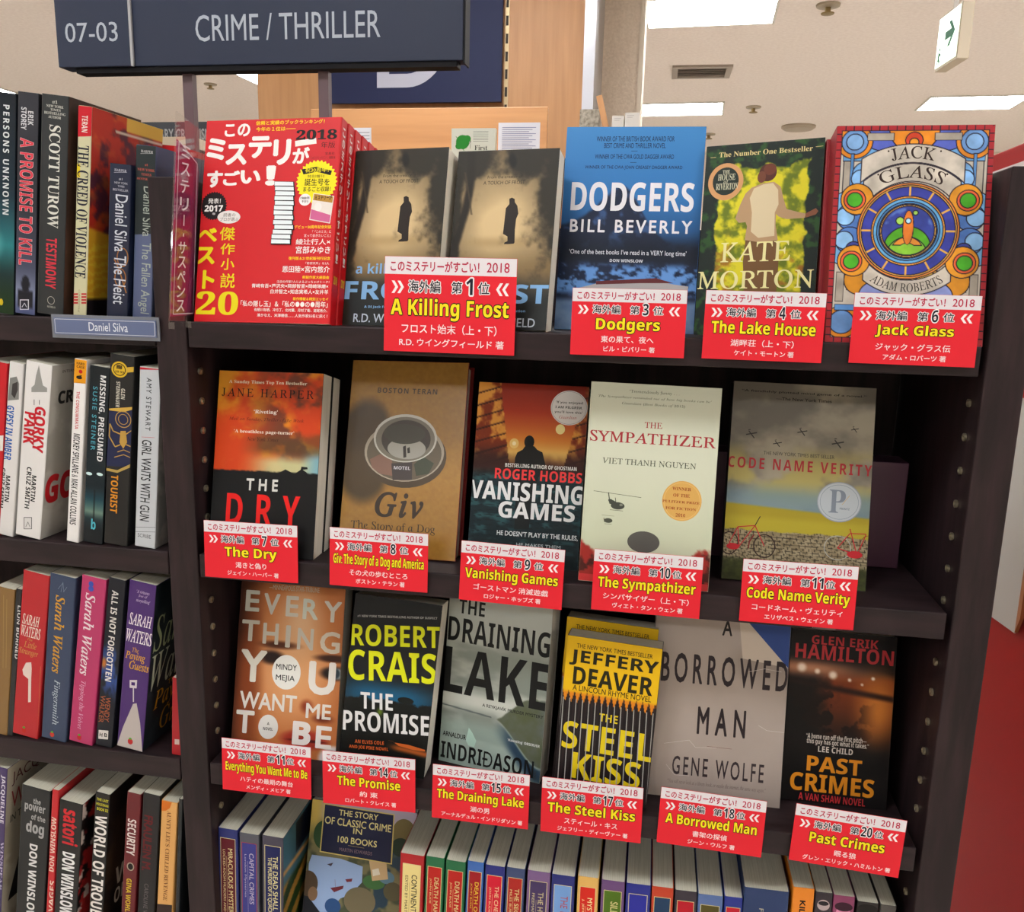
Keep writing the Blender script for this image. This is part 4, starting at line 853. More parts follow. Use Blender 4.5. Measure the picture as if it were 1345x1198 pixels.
["t","DON WINSLOW","S",0.015,"e4e4e4",6.76,66.24,22.88,150.17,{"r":-90}]],"black spine with red lowercase title over bold white author name","satori",3],
["world",4,-0.5867,0.004,-0.6333,0.1329,0.0179,0.2018,0.13,"1c1818",[["t","THE LAST","S",0,"d0cc30",2.36,7.09,16.25,10.49],
["t","POLICEMAN","S",0,"d0cc30",1.92,13.22,16.58,16.37],
["t","BOOK III","S",0,"d0cc30",3.01,18.97,16.42,22.65],
["t","WORLD OF TROUBLE","S",0.005,"e4e0dc",1.52,28.68,15.98,177.72,{"r":-90}]],"black spine with big white capitals and small yellow heading","world",3],
["security",4,-0.5462,0.004,-0.6335,0.1198,0.0168,0.2068,0.13,"6c1822",[["t","SECURITY","S",-0.005,"dcd4d0",2.69,33.14,12.98,79.14,{"r":-90}],
["e","a8a090",8.78,94.04,4.48,5.4],
["e","201818",8.78,94.04,3.16,4.04],
["t","GINA WOHLSDORF","S",0,"d0b830",4.92,110.18,11.05,178.64,{"r":-90}]],"maroon spine with white vertical title, bottom left shelf",None,3],
["fraulein",4,-0.5234,0.004,-0.6333,0.1128,0.0206,0.2079,0.14,"18181c",[["t","FRAULEIN M.","s",0.03,"6c1c24",2.55,27.24,13.26,98.53,{"r":-90}],
["t","CAROLINE WOODS","s",0.0,"70686c",6.87,114.89,11.95,176.56,{"r":-90}]],"black spine with dark red lettering, beside the maroon spine",None,3],
["aunty",4,-0.5003,0.004,-0.6335,0.1056,0.0187,0.2018,0.12,"d8a868",[["p","d07828",[[0.05,0.63],[12.2,-0.76],[10.12,8.08],[5.32,12.39],[0.36,13.61]]],
["t","AUNTY LEE’S CHILLED REVENGE","r",-0.01,"7c5028",7.05,11.97,11.99,126.72,{"r":-90}],
["p","3c2c28",[[-0.3,133.68],[19.06,130.39],[19.64,164.9],[-0.56,170.48]]]],"tan spine with small brown serif capitals, bottom left shelf",None,3],
["dark4",4,-0.4834,0.004,-0.6343,0.087,0.0047,0.2068,0.12,"24282c",[],"thin dark book squeezed against the middle divider, bottom left shelf",None,3],
["mirac",5,-0.4217,0.012,-0.6542,0.03,0.0231,0.191,0.128,"303878",[["lab","681c2c","d8cc98","MIRACULOUS MYSTERIES","e0d0a0","LOCKED-ROOM MURDERS AND IMPOSSIBLE CRIMES"]],"navy spine with maroon title panel, first in the bottom middle row",None,None],
["capital",5,-0.3966,0.012,-0.6542,0.03,0.023,0.1886,0.128,"5a5c66",[["lab","44468c","b04050","CAPITAL CRIMES","b8b0c8","London Mysteries"]],"grey spine with violet title panel edged in red, second in the bottom middle row",None,None],
["dead",5,-0.3688,0.012,-0.6541,0.03,0.0249,0.1888,0.128,"4c4858",[["lab","242c60","d8cc98","THE DEAD SHALL BE RAISED","d8d0a0","THE MURDER OF A QUACK"]],"grey spine with navy panel and two cream title lines, third in the bottom middle row","dead",None],
["cont",5,-0.2105,0.012,-0.6541,0.03,0.0263,0.1899,0.128,"b02028",[["lab","e4d494","d8cc98","CONTINENTAL CRIMES","2c2c2c","EDITED BY MARTIN EDWARDS"]],"red spine with pale yellow title panel in the bottom row",None,None],
["death1",5,-0.1853,0.012,-0.6542,0.03,0.0201,0.1905,0.128,"207048",[["lab","b82820","d8cc98","DEATH MAKES A PROPHET","d8c890","JOHN BUDE"]],"left one of two green spines with red title panels",None,None],
["death2",5,-0.1628,0.012,-0.6542,0.03,0.0215,0.1891,0.128,"207048",[["lab","b82820","d8cc98","DEATH MAKES A PROPHET","d8c890","JOHN BUDE"]],"right one of two green spines with red title panels",None,None],
["riviera",5,-0.141,0.012,-0.6543,0.0282,0.0177,0.1916,0.128,"4470b4",[["lab","a01c28","d8cc98","DEATH ON THE RIVIERA","e0c040","JOHN BUDE"]],"narrow light blue spine with dark red title panel",None,None],
["chelt",5,-0.1193,0.012,-0.6543,0.0235,0.0212,0.1899,0.128,"283080",[["lab","d0203c","d8cc98","THE CHELTENHAM SQUARE MURDER","e8c8a0","JOHN BUDE"]],"navy spine with crimson title panel edged in white",None,None],
["secret",5,-0.0964,0.012,-0.6543,0.0187,0.0198,0.1904,0.128,"405078",[["lab","b03028","d8cc98","THE SECRET OF HIGH ELDERSHAM","d8c890","MILES BURTON"]],"steel blue spine with brick red title panel",None,None],
["hogs",5,-0.0708,0.012,-0.6543,0.0132,0.0241,0.1901,0.128,"806490",[["lab","50406a","d8cc98","THE HOG’S BACK MYSTERY","c8bc98","FREEMAN WILLS CROFTS"]],"mauve spine with dark violet title panel",None,None],
["croydon",5,-0.0442,0.012,-0.6544,0.0075,0.0242,0.1895,0.128,"28307c",[["lab","7ca4d8","d8cc98","THE 12.30 FROM CROYDON","b06068",""]],"navy spine with sky blue title panel",None,None],
["white",5,-0.0173,0.012,-0.6545,0.0017,0.0215,0.1915,0.128,"dcb468",[["lab","d43020","d8cc98","MYSTERY IN WHITE","e8d8a0","J. JEFFERSON FARJEON"]],"yellow spine with bright red title panel",None,None],
["silent",5,0.0093,0.012,-0.6545,-0.004,0.0239,0.191,0.128,"705080",[["lab","587820","d8cc98","SILENT NIGHTS","d0c890",""]],"purple spine with green title panel",None,None],
["navyp",5,0.0362,0.012,-0.6544,-0.0097,0.025,0.1909,0.128,"28308c",[["lab","3438a0","d8cc98","","d0d0d8",""]],"royal blue spine with white edged blue panel",None,None],
["orangep",5,0.0616,0.012,-0.6543,-0.0151,0.0216,0.1911,0.128,"c04828",[["lab","284868","d8cc98","","d0d0d8",""]],"rust orange spine with slate panel",None,None],
["darkp",5,0.0858,0.012,-0.6543,-0.02,0.022,0.1905,0.128,"403844",[["lab","b81c30","d8cc98","","d0d0d8",""]],"dark plum spine with red panel",None,None],
["bluep",5,0.1101,0.012,-0.6543,-0.02,0.0245,0.1895,0.128,"6078a8",[["lab","605828","d8cc98","","d0d0d8",""]],"pale blue spine with olive panel",None,None],
["bluer",5,0.1328,0.012,-0.6543,-0.02,0.0179,0.1907,0.128,"283890",[["lab","c02038","d8cc98","","d0d0d8",""]],"deep blue spine with red panel, last of the panelled series",None,None],
["bignavy",5,0.163,0.012,-0.6542,-0.0146,0.0431,0.2041,0.11,"28406c",[["lab",None,"d8cc98","","e0d8b0",None]],"very wide navy book standing taller than the panelled series",None,None],
["kill",5,0.1992,0.012,-0.6543,-0.02,0.0204,0.2115,0.11,"e08c28",[["lab",None,"d8cc98","","181818",None]],"orange spine with black capitals in the bottom right row",None,None],
["bwface",5,0.2181,0.012,-0.6544,-0.0175,0.0163,0.2094,0.11,"383038",[["lab",None,"d8cc98","","181818",None]],"dark spine with grey portrait print beside the orange one",None,None],
["pinkface",5,0.2361,0.012,-0.6544,-0.0124,0.02,0.2085,0.11,"8c4468",[["lab",None,"d8cc98","","181818",None]],"magenta tinted portrait spine in the bottom right row",None,None],
["tanface",5,0.2564,0.012,-0.6545,-0.0024,0.02,0.205,0.11,"2c2826",[["lab",None,"d8cc98","","181818",None]],"black and tan spine with curved page block in the bottom right row",None,None],
["greyend",5,0.2748,0.012,-0.6545,0.0002,0.0147,0.2047,0.11,"585450",[["lab",None,"d8cc98","","181818",None]],"dull grey spine, last book in the bottom right row",None,None]]

# ---------------------------------------------------------------- room
XL, XR, YN, YF = -6.2, 4.6, -4.2, 7.2
structure(box('floor', (XL, YN, FLOOR - .1), (XR, YF, FLOOR), noisy('vinyl_floor', 'd8d0c4', 'e0d8cc', 5, .4)))
structure(box('ceiling', (XL, YN, CEIL), (XR, YF, CEIL + .1), CEILM))
for nm, a, b in (('wall_back', (XL, YF, FLOOR), (XR, YF + .1, CEIL)), ('wall_front', (XL, YN - .1, FLOOR), (XR, YN, CEIL)), ('wall_left', (XL - .1, YN, FLOOR), (XL, YF, CEIL)), ('wall_right', (XR, YN, FLOOR), (XR + .1, YF, CEIL))):
    structure(box(nm, a, b, WALLM))
EMIT = mat('lamp_diffuser', 'ffffff', .5, emit=(.97, .985, 1), es=LAMP); WHITE = mat('white_enamel', 'd8d4cc', .4)
fr_me = MB()
w_, d_ = .285, .2
for a, b in (((-w_, -d_, -.008), (w_, -d_ + .012, 0)), ((-w_, d_ - .012, -.008), (w_, d_, 0)), ((-w_, -d_ + .012, -.008), (-w_ + .012, d_ - .012, 0)), ((w_ - .012, -d_ + .012, -.008), (w_, d_ - .012, 0))): fr_me.box(a, b)
fr_me = fr_me.mesh('frame', WHITE); df_me = MB().box((-w_ + .012, -d_ + .012, -.005), (w_ - .012, d_ - .012, -.001)).mesh('diffuser', EMIT)
def lamp(x, y, label, grp=None):
    r = bpy.data.objects.new('ceiling_light', None); COL.objects.link(r); r.location = (x, y, CEIL); r.rotation_euler = (0, 0, math.radians(-3))
    tag(r, label, 'ceiling light', grp)
    link('frame', fr_me, r); link('diffuser', df_me, r)
lamp(.175, 3.31, 'largest glowing ceiling panel, cut by the top edge above the blue book')
lamp(.10, 5.35, 'bright rectangular ceiling panel lower down, beyond the small ceiling vent')
lamp(1.88, 5.24, 'bright ceiling panel low at the right, below the green exit sign')
lamp(-2.22, 4.34, 'ceiling light seen as a small corner beside the oak column')
lamp(-4.56, 4.46, 'ceiling light whose corner shows at the left frame edge above the books')
for j, y in enumerate((1.2, -.9, -3.0)):
    for i in range(5): lamp(-4.6 + i * 2.0, y + .05 * i, 'unseen ceiling panel added outside the picture to brighten the ceiling', 'aisle ceiling panels outside the frame')
for i, (lx, ly) in enumerate(((3.6, 3.15), (3.6, 5.1), (-3.7, 2.6), (3.6, 1.1))): lamp(lx, ly, 'unseen ceiling panel added outside the picture to brighten the ceiling', 'aisle ceiling panels outside the frame')  # extra panels added out of view, only to lift the ceiling brightness
# ceiling fittings
v = bpy.data.objects.new('ceiling_vent', None); COL.objects.link(v); v.location = (.19, 4.35, CEIL); tag(v, 'small rectangular air vent in the ceiling above the blue book', 'air vent')
VM = mat('vent_metal', '9c9288', .4); VD = mat('vent_dark', '4a443e', .7)
mb = MB()
for a, b in (((-.16, -.13, -.012), (.16, -.10, 0)), ((-.16, .10, -.012), (.16, .13, 0)), ((-.16, -.1, -.012), (-.13, .1, 0)), ((.13, -.1, -.012), (.16, .1, 0))): mb.box(a, b)
link('frame', mb.mesh('frame', VM), v); link('backing', MB().box((-.13, -.1, -.002), (.13, .1, 0)).mesh('backing', VD), v)
slat_me = MB().box((-.128, -.008, -.008), (.128, .008, -.005)).mesh('slat', VM)
for k in range(5): link('slat', slat_me, v, (0, -.075 + k * .0375, 0), (.5, 0, 0))
def lathe(name, prof, m, n=20, parent=None, loc=None):
    mb = MB(); vs = []; fs = []
    for r, z in prof:
        for i in range(n): vs.append((r * math.cos(math.tau * i / n), r * math.sin(math.tau * i / n), z))
    for j in range(len(prof) - 1):
        for i in range(n): k = (i + 1) % n; fs.append((j * n + i, j * n + k, (j + 1) * n + k, (j + 1) * n + i))
    fs.append(tuple(range(n))); fs.append(tuple(reversed(range((len(prof) - 1) * n, len(prof) * n))))
    mb.add(vs, fs); o = link(name, mb.mesh(name, m), parent, loc)
    return o
def sprinkler(x, y, s, label):
    r = bpy.data.objects.new('ceiling_sprinkler', None); COL.objects.link(r); r.location = (x, y, CEIL); r.scale = (s, s, s); tag(r, label, 'sprinkler', 'ceiling sprinklers')
    lathe('escutcheon', [(.05, 0), (.048, -.008), (.015, -.012)], mat('sprinkler_plate', 'a89c88', .4), parent=r)
    lathe('nozzle', [(.012, -.011), (.012, -.03), (.028, -.034), (.026, -.038), (.006, -.04)], mat('brass', '8c7850', .35, metal=.8), 14, r)
sprinkler(.66, 3.27, 1, 'sprinkler head at the top edge, left of the green exit sign'); sprinkler(.57, 5.31, 1, 'sprinkler head in the ceiling just right of the lower middle light')
sprinkler(-2.8, 4.47, .8, 'sprinkler head in the ceiling between the two sign posts'); sprinkler(.34, 6.3, 1, 'farthest sprinkler head, low between the blue and green books')
o = lathe('smoke_detector', [(.12, 0), (.12, -.012), (.10, -.026), (.04, -.03)], mat('detector_plastic', 'a89c8a', .5), 28, loc=(.96, 6.0, CEIL)); tag(o, 'flat round disc on the ceiling above the garden cover book', 'smoke detector')
# exit sign
ex = bpy.data.objects.new('exit_sign', None); COL.objects.link(ex); ex.location = (.85, 2.2, .83)
ex.rotation_euler = (0, 0, math.radians(4)); tag(ex, 'hanging green and white emergency exit light box with arrow', 'exit sign')
box('housing', (0, -.085, 0), (.035, .085, .16), mat('sign_housing', 'b4a68e', .5), ex, .002)
box('hanger', (.012, -.02, .16), (.024, .02, CEIL - .83), mat('sign_housing', 'b4a68e', .5), ex)
box('light_panel', (-.003, -.078, .008), (0, .078, .152), mat('lit_acrylic', 'f4fff4', .4, emit=(.92, 1, .93), es=.9), ex)
def side_emit(x0, y0): return lambda a, b, e: (x0 - e, y0 - a, b)       # faces -x, reading direction along -y
A = Art(.16, side_emit(-.0032, .078)); A.ell(0, 0, 0, 0, '00a070') if False else None
A.poly([(60, 60), (105, 60), (82, 36), (102, 36), (134, 72), (102, 108), (82, 108), (105, 84), (60, 84)], '10a078')
A.poly([(20, 112), (26, 108), (32, 114), (40, 118), (36, 124), (30, 120), (28, 128), (36, 138), (34, 146), (28, 146), (28, 140), (22, 134), (16, 146), (10, 144), (18, 130), (18, 122)], '10a078'); A.ell(28, 102, 5, 5, '10a078')
link('arrow_print', A.mb.mesh('arrow_print', mat('exit_green_print', '006c40', .6, .2)), ex)
# oak column with banner
oc = bpy.data.objects.new('oak_column', None); COL.objects.link(oc); oc.location = (0, 2.2, FLOOR); tag(oc, 'tall oak veneered column carrying the dark blue letter banner', 'column')
hh = CEIL - FLOOR
box('veneer_panel', (-1.40, 0, 0), (-1.14, .6, hh), WOODL, oc); box('veneer_panel', (-1.138, .004, 0), (-.52, .6, hh), WOODL, oc); box('veneer_panel', (-.512, 0, 0), (-.262, .6, hh), WOODL, oc)
box('corner_trim', (-.262, -.004, 0), (-.225, .6, hh), mat('brushed_aluminium', 'a8a8ac', .3, metal=.7), oc)
std = box('slotted_standard', (-.523, -.004, 0), (-.51, .004, hh), mat('standard_metal', 'b49c74', .4, metal=.4), oc)
slot = MB()
for k in range(46): slot.box((-.004, -.0055, -1.3 + k * .055), (.004, -.0042, -1.3 + k * .055 + .03))
s_ = link('slots', slot.mesh('slots', mat('slot_dark', '2c241c', .8)), std)
s_.location = (0, 0, 0)
bn = box('letter_banner', (-1.125, 2.17, .735), (-.528, 2.185, CEIL - .005), mat('navy_banner', '141c40', .6, .3)); tag(bn, 'dark blue banner with big pale letter on the oak column', 'banner')
A = Art(.5, lambda a, b, e: (-.3 + a, -.0076 - e, b - .25)); v_, f_ = glyphs('D', 'S', -.01)
# the letter: stem and bowl
D0 = 68.; D1_ = 500 - (.783 - .735 + .0) * 1000 - 48
A2 = MB()
def ringseg(cx, cz, r0x, r0z, r1x, r1z, n=24):
    vs = []; fs = []
    for i in range(n + 1):
        t = -math.pi / 2 + math.pi * i / n; vs += [(cx + r0x * math.cos(t), -.0082, cz + r0z * math.sin(t)), (cx + r1x * math.cos(t), -.0082, cz + r1z * math.sin(t))]
        if i: fs.append((2*i-2, 2*i-1, 2*i+1, 2*i))
    return vs, fs
bx, bz = (-1.125 - .528) / 2, (.735 + CEIL - .005) / 2
def W2(x, z): return (x - bx, -.0082, z - bz)
A2.add([W2(-.955, .783), W2(-.912, .783), W2(-.912, 1.203), W2(-.955, 1.203)], [(0, 1, 2, 3)])
A2.add([W2(-.912, .783), W2(-.85, .783), W2(-.85, .826), W2(-.912, .826)], [(0, 1, 2, 3)]); A2.add([W2(-.912, 1.16), W2(-.85, 1.16), W2(-.85, 1.203), W2(-.912, 1.203)], [(0, 1, 2, 3)])
A2.add(*ringseg(-.85 - bx, .993 - bz, .115, .167, .16, .21)); link('banner_letter', A2.mesh('banner_letter', mat('pale_letter', 'a8a8b4', .6)), bn)
# oak display case back panel in front of the column
oc2 = bpy.data.objects.new('oak_display_case', None); COL.objects.link(oc2); oc2.location = (0, 1.72, FLOOR); tag(oc2, 'low oak display case in front of the column, behind the top row', 'display case')
box('back_panel', (-1.0, -.02, 0), (-.308, 0, .624 - FLOOR), WOODLH, oc2, .002); box('ledge', (-1.0, -.30, .40 - FLOOR), (-.308, -.021, .42 - FLOOR), WOODLH, oc2)
box('front_board', (-1.0, -.30, 0), (-.308, -.28, .399 - FLOOR), WOODLH, oc2)
# beige column
bc = box('beige_column', (-.24, 2.55, FLOOR), (-.085, 3.0, CEIL), noisy('rough_beige_paint', 'd0c0ac', 'dccdba', 140, .9, .2, dist=.003)); tag(bc, 'textured beige square column right of the oak column', 'column')
box('corner_bead', (-.095 + .1625, -.23, -hh / 2), (-.079 + .1625, -.2255, hh / 2), mat('pale_bead', 'd8ccb8', .4), bc)
# far sign and case at left
ls = bpy.data.objects.new('far_section_sign', None); COL.objects.link(ls); ls.location = (-1.05, 1.3, .455); tag(ls, 'dark section sign reading LITERARY CRITICISM above the far case', 'sign')
NAVYD = mat('far_sign_face', '1c2430', .4)
box('board', (-.42, 0, 0), (.3, .02, .062), NAVYD, ls)
A = Art(.062, lambda a, b, e: (-.42 + a, -.0005 - e, b)); A.text('LITERARY CRITICISM', 's', .02, 'a8acb0', 185, 16, 372, 43); link('sign_lettering', A.mb.mesh('sign_lettering', P_MATT), ls)
fc = bpy.data.objects.new('far_bookcase', None); COL.objects.link(fc); fc.location = (-1.6, 1.33, FLOOR); tag(fc, 'pale topped far bookcase under the literary criticism sign', 'bookcase')
box('top_board', (-.6, -.2, 1.83), (.55, .1, 1.853), mat('pale_laminate', 'c8b8a0', .5), fc); box('carcass', (-.6, -.19, 0), (.55, .1, 1.829), WOODD, fc)
# ---------------------------------------------------------------- dark bookcase
bcx = bpy.data.objects.new('bookcase', None); COL.objects.link(bcx); bcx.location = (-.46, .125, FLOOR); tag(bcx, 'dark stained wooden bookcase with two bays of shelves', 'bookcase')
def part(name, a, b, m, bev=.0012, parent=bcx):
    off = (-.46, .125, FLOOR)
    return box(name, [p - q for p, q in zip(a, off)], [p - q for p, q in zip(b, off)], m, parent, bev)
SD = .25
part('side_panel', (.294, 0, FLOOR), (.326, SD, .236), WOODV); part('side_panel', (-.4605, 0, FLOOR), (-.4285, SD, .226), WOODV); part('side_panel', (-1.25, 0, FLOOR), (-1.218, SD, .226), WOODV)
part('back_panel', (-1.218, SD - .008, FLOOR), (-.461, SD, .2), WOODV); part('back_panel', (-.428, SD - .008, FLOOR), (.2935, SD, .2), WOODV)
for z in (.092, -.143, -.377, -.655, -.90, -1.15): part('shelf', (-.4265, 0 if z > -.5 else .004, z - .025), (.289, SD - .009, z), WOODD)
for z in (.092, -.143, -.377, -.635, -.90, -1.15): part('shelf', (-1.217, 0, z - .025), (-.4615, SD - .009, z), WOODD)
peg = MB(); n = 10; vs = []; fs = []
for r, x in ((.0036, 0), (.0036, .002), (.0022, .0024), (.002, .0006)):
    for i in range(n): vs.append((x, r * math.cos(math.tau * i / n), r * math.sin(math.tau * i / n)))
for j in range(3):
    for i in range(n): fs.append((j * n + i, j * n + (i + 1) % n, (j + 1) * n + (i + 1) % n, (j + 1) * n + i))
fs.append(tuple(range(3 * n, 4 * n))); peg.add(vs, fs); peg_me = peg.mesh('peg_socket', mat('nickel', 'b0a890', .3, metal=.9))
zs = [.042 - .0302 * k for k in range(26)]
for z in zs:
    if min(abs(z - s + .0125) for s in (-.143, -.377, -.655)) < .016: continue
    link('peg_socket', peg_me, bcx, (-.4283 + .46, .021 - .125, z - FLOOR)); link('peg_socket', peg_me, bcx, (.2938 + .46, .025 - .125, z - FLOOR), (0, 0, math.pi))
# section sign above the bookcase
sg = bpy.data.objects.new('section_sign', None); COL.objects.link(sg); sg.location = (-.45, .2, .373); tag(sg, 'long navy sign board reading CRIME / THRILLER above the bookcase', 'sign')
NAVY = mat('navy_sign_face', '222a3e', .5, .3); SH = .135
box('sign_board', (-.143, 0, 0), (.247, .022, SH), NAVY, sg, .001); box('number_plate', (-.24, -.002, .0), (-.1445, .022, SH), NAVY, sg, .001)
mb = MB(); mb.box((-.22, .002, -.006), (.24, .02, -.0002)); mb.box((.2475, .0, -.003), (.2495, .022, SH)); link('under_rail', mb.mesh('under_rail', mat('sign_rail', '0c0c10', .6, .15)), sg)
mb = MB(); mb.box((-.146, -.003, 0), (-.143, 0, SH)); link('edge_strip', mb.mesh('edge_strip', mat('edge_strip', '9a9a9c', .4)), sg)
def fe(x0, y): return lambda a, b, e: (x0 + a, y - e, b)
A = Art(SH, fe(-.24, -.0022)); A.text('07-03', 's', -.004, 'b4bac4', 12, 87, 79, 108); link('plate_number', A.mb.mesh('plate_number', P_MATT), sg)
A = Art(SH, fe(-.143, -.0002)); A.text('CRIME / THRILLER', 's', -.004, 'b4bac4', 78, 82, 297, 110); link('sign_lettering', A.mb.mesh('sign_lettering', P_MATT), sg)
PM = mat('post_metal', '584248', .45)
for x in (-.085, .082): box('post', (x - .006, .012, -.2805), (x + .006, .022, -.006), PM, sg)
# perpendicular acrylic divider
ac = bpy.data.objects.new('acrylic_divider', None); COL.objects.link(ac); ac.location = (-.4273, 0, .0935)
tag(ac, 'clear upright acrylic divider with magenta card and white katakana, beside the red guidebooks', 'divider sign')
AC = mat('clear_acrylic', 'ffffff', .05); nn, ll, bb = nodes(AC); tr_ = nn.new('ShaderNodeBsdfTransparent'); gl_ = nn.new('ShaderNodeBsdfGlossy'); gl_.inputs['Roughness'].default_value = .04; mx_ = nn.new('ShaderNodeMixShader'); mx_.inputs[0].default_value = .13
ll.new(tr_.outputs[0], mx_.inputs[1]); ll.new(gl_.outputs[0], mx_.inputs[2]); ll.new(mx_.outputs[0], nn['Material Output'].inputs['Surface'])
def yzprism(name, pts, x0, x1, m, parent):
    mb = MB(); k = len(pts); mb.add([(x0, y, z) for y, z in pts] + [(x1, y, z) for y, z in pts], [tuple(range(k)), tuple(reversed(range(k, 2 * k)))] + [(i, (i + 1) % k + 0, (i + 1) % k + k, i + k) for i in range(k)])
    return link(name, mb.mesh(name, m), parent)
yzprism('holder_plate', [(-.0314, -.001), (.03, -.001), (.054, .178), (-.001, .190)], 0, .0015, AC, ac)
yzprism('magenta_card', [(-.027, .004), (.012, .004), (.037, .142), (.034, .150), (.0, .166)], -.0009, -.0003, mat('magenta_card', '8c2458', .5), ac)
A = Art(.2, lambda a, b, e: (.0016 + e, -.0314 + .161 * b + a, b))
for i, ch in enumerate('ミステリー'):
    if ch == 'ー': A.line([(18, 102), (18, 112)], 1.4, 'e0d8e0')
    else: A.text(ch, 'j', .01, 'e0d8e0', 10, 38 + i * 16, 25, 50 + i * 16)
for i, ch in enumerate('サスペンス'): A.text(ch, 'j', .01, 'e0d8e0', 10, 127 + i * 13.5, 24, 138 + i * 13.5)
A.line([(5, 36), (5, 194), (40, 194), (38, 52), (5, 36)], .9, 'd8c8d4'); A.line([(18, 119), (18, 122)], 1.2, 'e0d8e0')
link('divider_lettering', A.mb.mesh('divider_lettering', P_MATT), ac)
box('holder_foot', (0, -.0314, -.0075), (.006, -.002, -.0012), AC, ac)
# author strip
st = bpy.data.objects.new('author_strip', None); COL.objects.link(st); st.location = (-.512, -.004, .084); tag(st, 'slate blue author strip with white border reading a name on the shelf edge', 'shelf label')
box('strip_card', (-.055, -.0006, -.0085), (.055, .0004, .008), mat('slate_card', '505c7c', .5), st)
box('clear_holder', (-.0585, .0008, -.012), (.0575, .0022, .011), mat('holder_plastic', '6c7078', .2), st)
A = Art(.0165, lambda a, b, e: (-.055 + a, -.0007 - e, b - .0085)); A.line([(1.5, 1.5), (108.5, 1.5), (108.5, 15), (1.5, 15), (1.5, 1.5)], .5, 'd0d4dc'); A.text('Daniel Silva', 's', .004, 'd8dce4', 38, 3.6, 80, 12.2)
link('strip_lettering', A.mb.mesh('strip_lettering', P_MATT), st)
# red side board with poster
RED = mat('red_laminate', '9c0009', .5, .15)
rb = box('red_side_board', (.60, .2, FLOOR), (.62, 1.3, .385), RED, bev=.002); tag(rb, 'red board standing at the right end of the dark bookcase', 'side board')
box('white_trim', (.5925, .2, .343), (.5995, 1.3, .352), mat('white_trim', 'c8c0c0', .4)); tag(bpy.data.objects['white_trim'], 'thin white trim strip along the red board near its top', 'trim strip')
po = bpy.data.objects.new('white_poster', None); COL.objects.link(po); po.location = (.592, 0, 0); tag(po, 'white poster hanging on the red board at the right edge', 'poster')
yzprism('sheet', [(.58, -.374), (.77, -.392), (.77, -.03), (.58, -.01)], 0, .002, mat('white_paper', 'b4b0aa', .6), po)
yzprism('wood_batten', [(.566, -.345), (.578, -.372), (.578, -.01), (.566, -.01)], -.001, .004, mat('batten', '9c5c34', .5), po)
# ---------------------------------------------------------------- book builder
def base(h):
    if h in MATS: return MATS[h]
    m = mat('cover_stock_' + h, h, .45, .35); m.node_tree.nodes['Principled BSDF'].inputs['Base Color'].default_value = (*ink(h), 1); return m
def eul(yaw, lean, roll): return (Matrix.Rotation(yaw, 3, 'Z') @ Matrix.Rotation(-lean, 3, 'X') @ Matrix.Rotation(roll, 3, 'Y')).to_4x4()
def book(name, W, H, T, col, pose, label, mode='front', right=False, hard=False, front=None, spine=None, fpaint=None, spaint=None, nx=90, group=None, pm=None):
    """W cover width, H height, T thickness; front face towards -y (mode front) or spine towards -y (mode spine)"""
    r = bpy.data.objects.new(name, None); COL.objects.link(r); r.matrix_world = pose; tag(r, label, 'book', group)
    th = .0024 if hard else .0005; ov = .003 if hard else 0.; pm = pm or P_SEMI
    if mode == 'front':
        sx = -1 if right else 1
        def F(x, y, z): return ((x - W / 2) * sx, y, z)
    else:
        def F(x, y, z): return (T / 2 - y, x, z)
    c = min(.0012, T * .2)
    outer = [(W, 0), (c, 0), (c * .3, c * .3), (0, c), (0, T - c), (c * .3, T - c * .3), (c, T), (W, T)]
    inner = [(W, th), (c + th, th), (th + c * .3, th + c * .3), (th, th + c), (th, T - c - th), (th + c * .3, T - th - c * .3), (c + th, T - th), (W, T - th)]
    mb = MB(); n = len(outer); P = outer + inner
    vs = [F(x, y, 0) for x, y in P] + [F(x, y, H) for x, y in P]; fs = []; m = 2 * n
    for i in range(n - 1):
        fs += [(i, i + 1, m + i + 1, m + i), (n + i + 1, n + i, m + n + i, m + n + i + 1), (i, n + i, n + i + 1, i + 1), (m + i, m + i + 1, m + n + i + 1, m + n + i)]
    fs += [(0, m, m + n, n), (n - 1, 2 * n - 1, m + 2 * n - 1, m + n - 1)]
    mb.add(vs, fs); cv = link('cover', mb.mesh('cover', base(col)), r)
    pg = MB(); a = F(th + (.002 if hard else .0002), th + .0001, ov); b = F(W - ov - .0006, T - th - .0001, H - ov - .0001)
    lo = [min(p, q) for p, q in zip(a, b)]; hi = [max(p, q) for p, q in zip(a, b)]; pg.box(lo, hi)
    link('pages', pg.mesh('pages', PAGEF if mode == 'front' else PAGES), r)
    if right: fe_ = lambda u, v, e: F(W - u, -e, v)
    else: fe_ = lambda u, v, e: F(u, -e, v)
    se_ = (lambda u, v, e: F(-e, u, v)) if right else (lambda u, v, e: F(-e, T - u, v))
    if front is not None or fpaint:
        A = Art(H, fe_); A.clip = (W * 1000, H * 1000)
        if fpaint: A.paint(fpaint, W, nx)
        A.items(front or []); link('cover_artwork', A.mb.mesh('cover_artwork', pm), cv)
    if spine or spaint:
        A = Art(H, se_); A.clip = (T * 1000, H * 1000)
        if spaint: A.paint(spaint, T, 14)
        A.items(spine or [])
        if A.mb.n: link('spine_lettering', A.mb.mesh('spine_lettering', pm), cv)
    return r
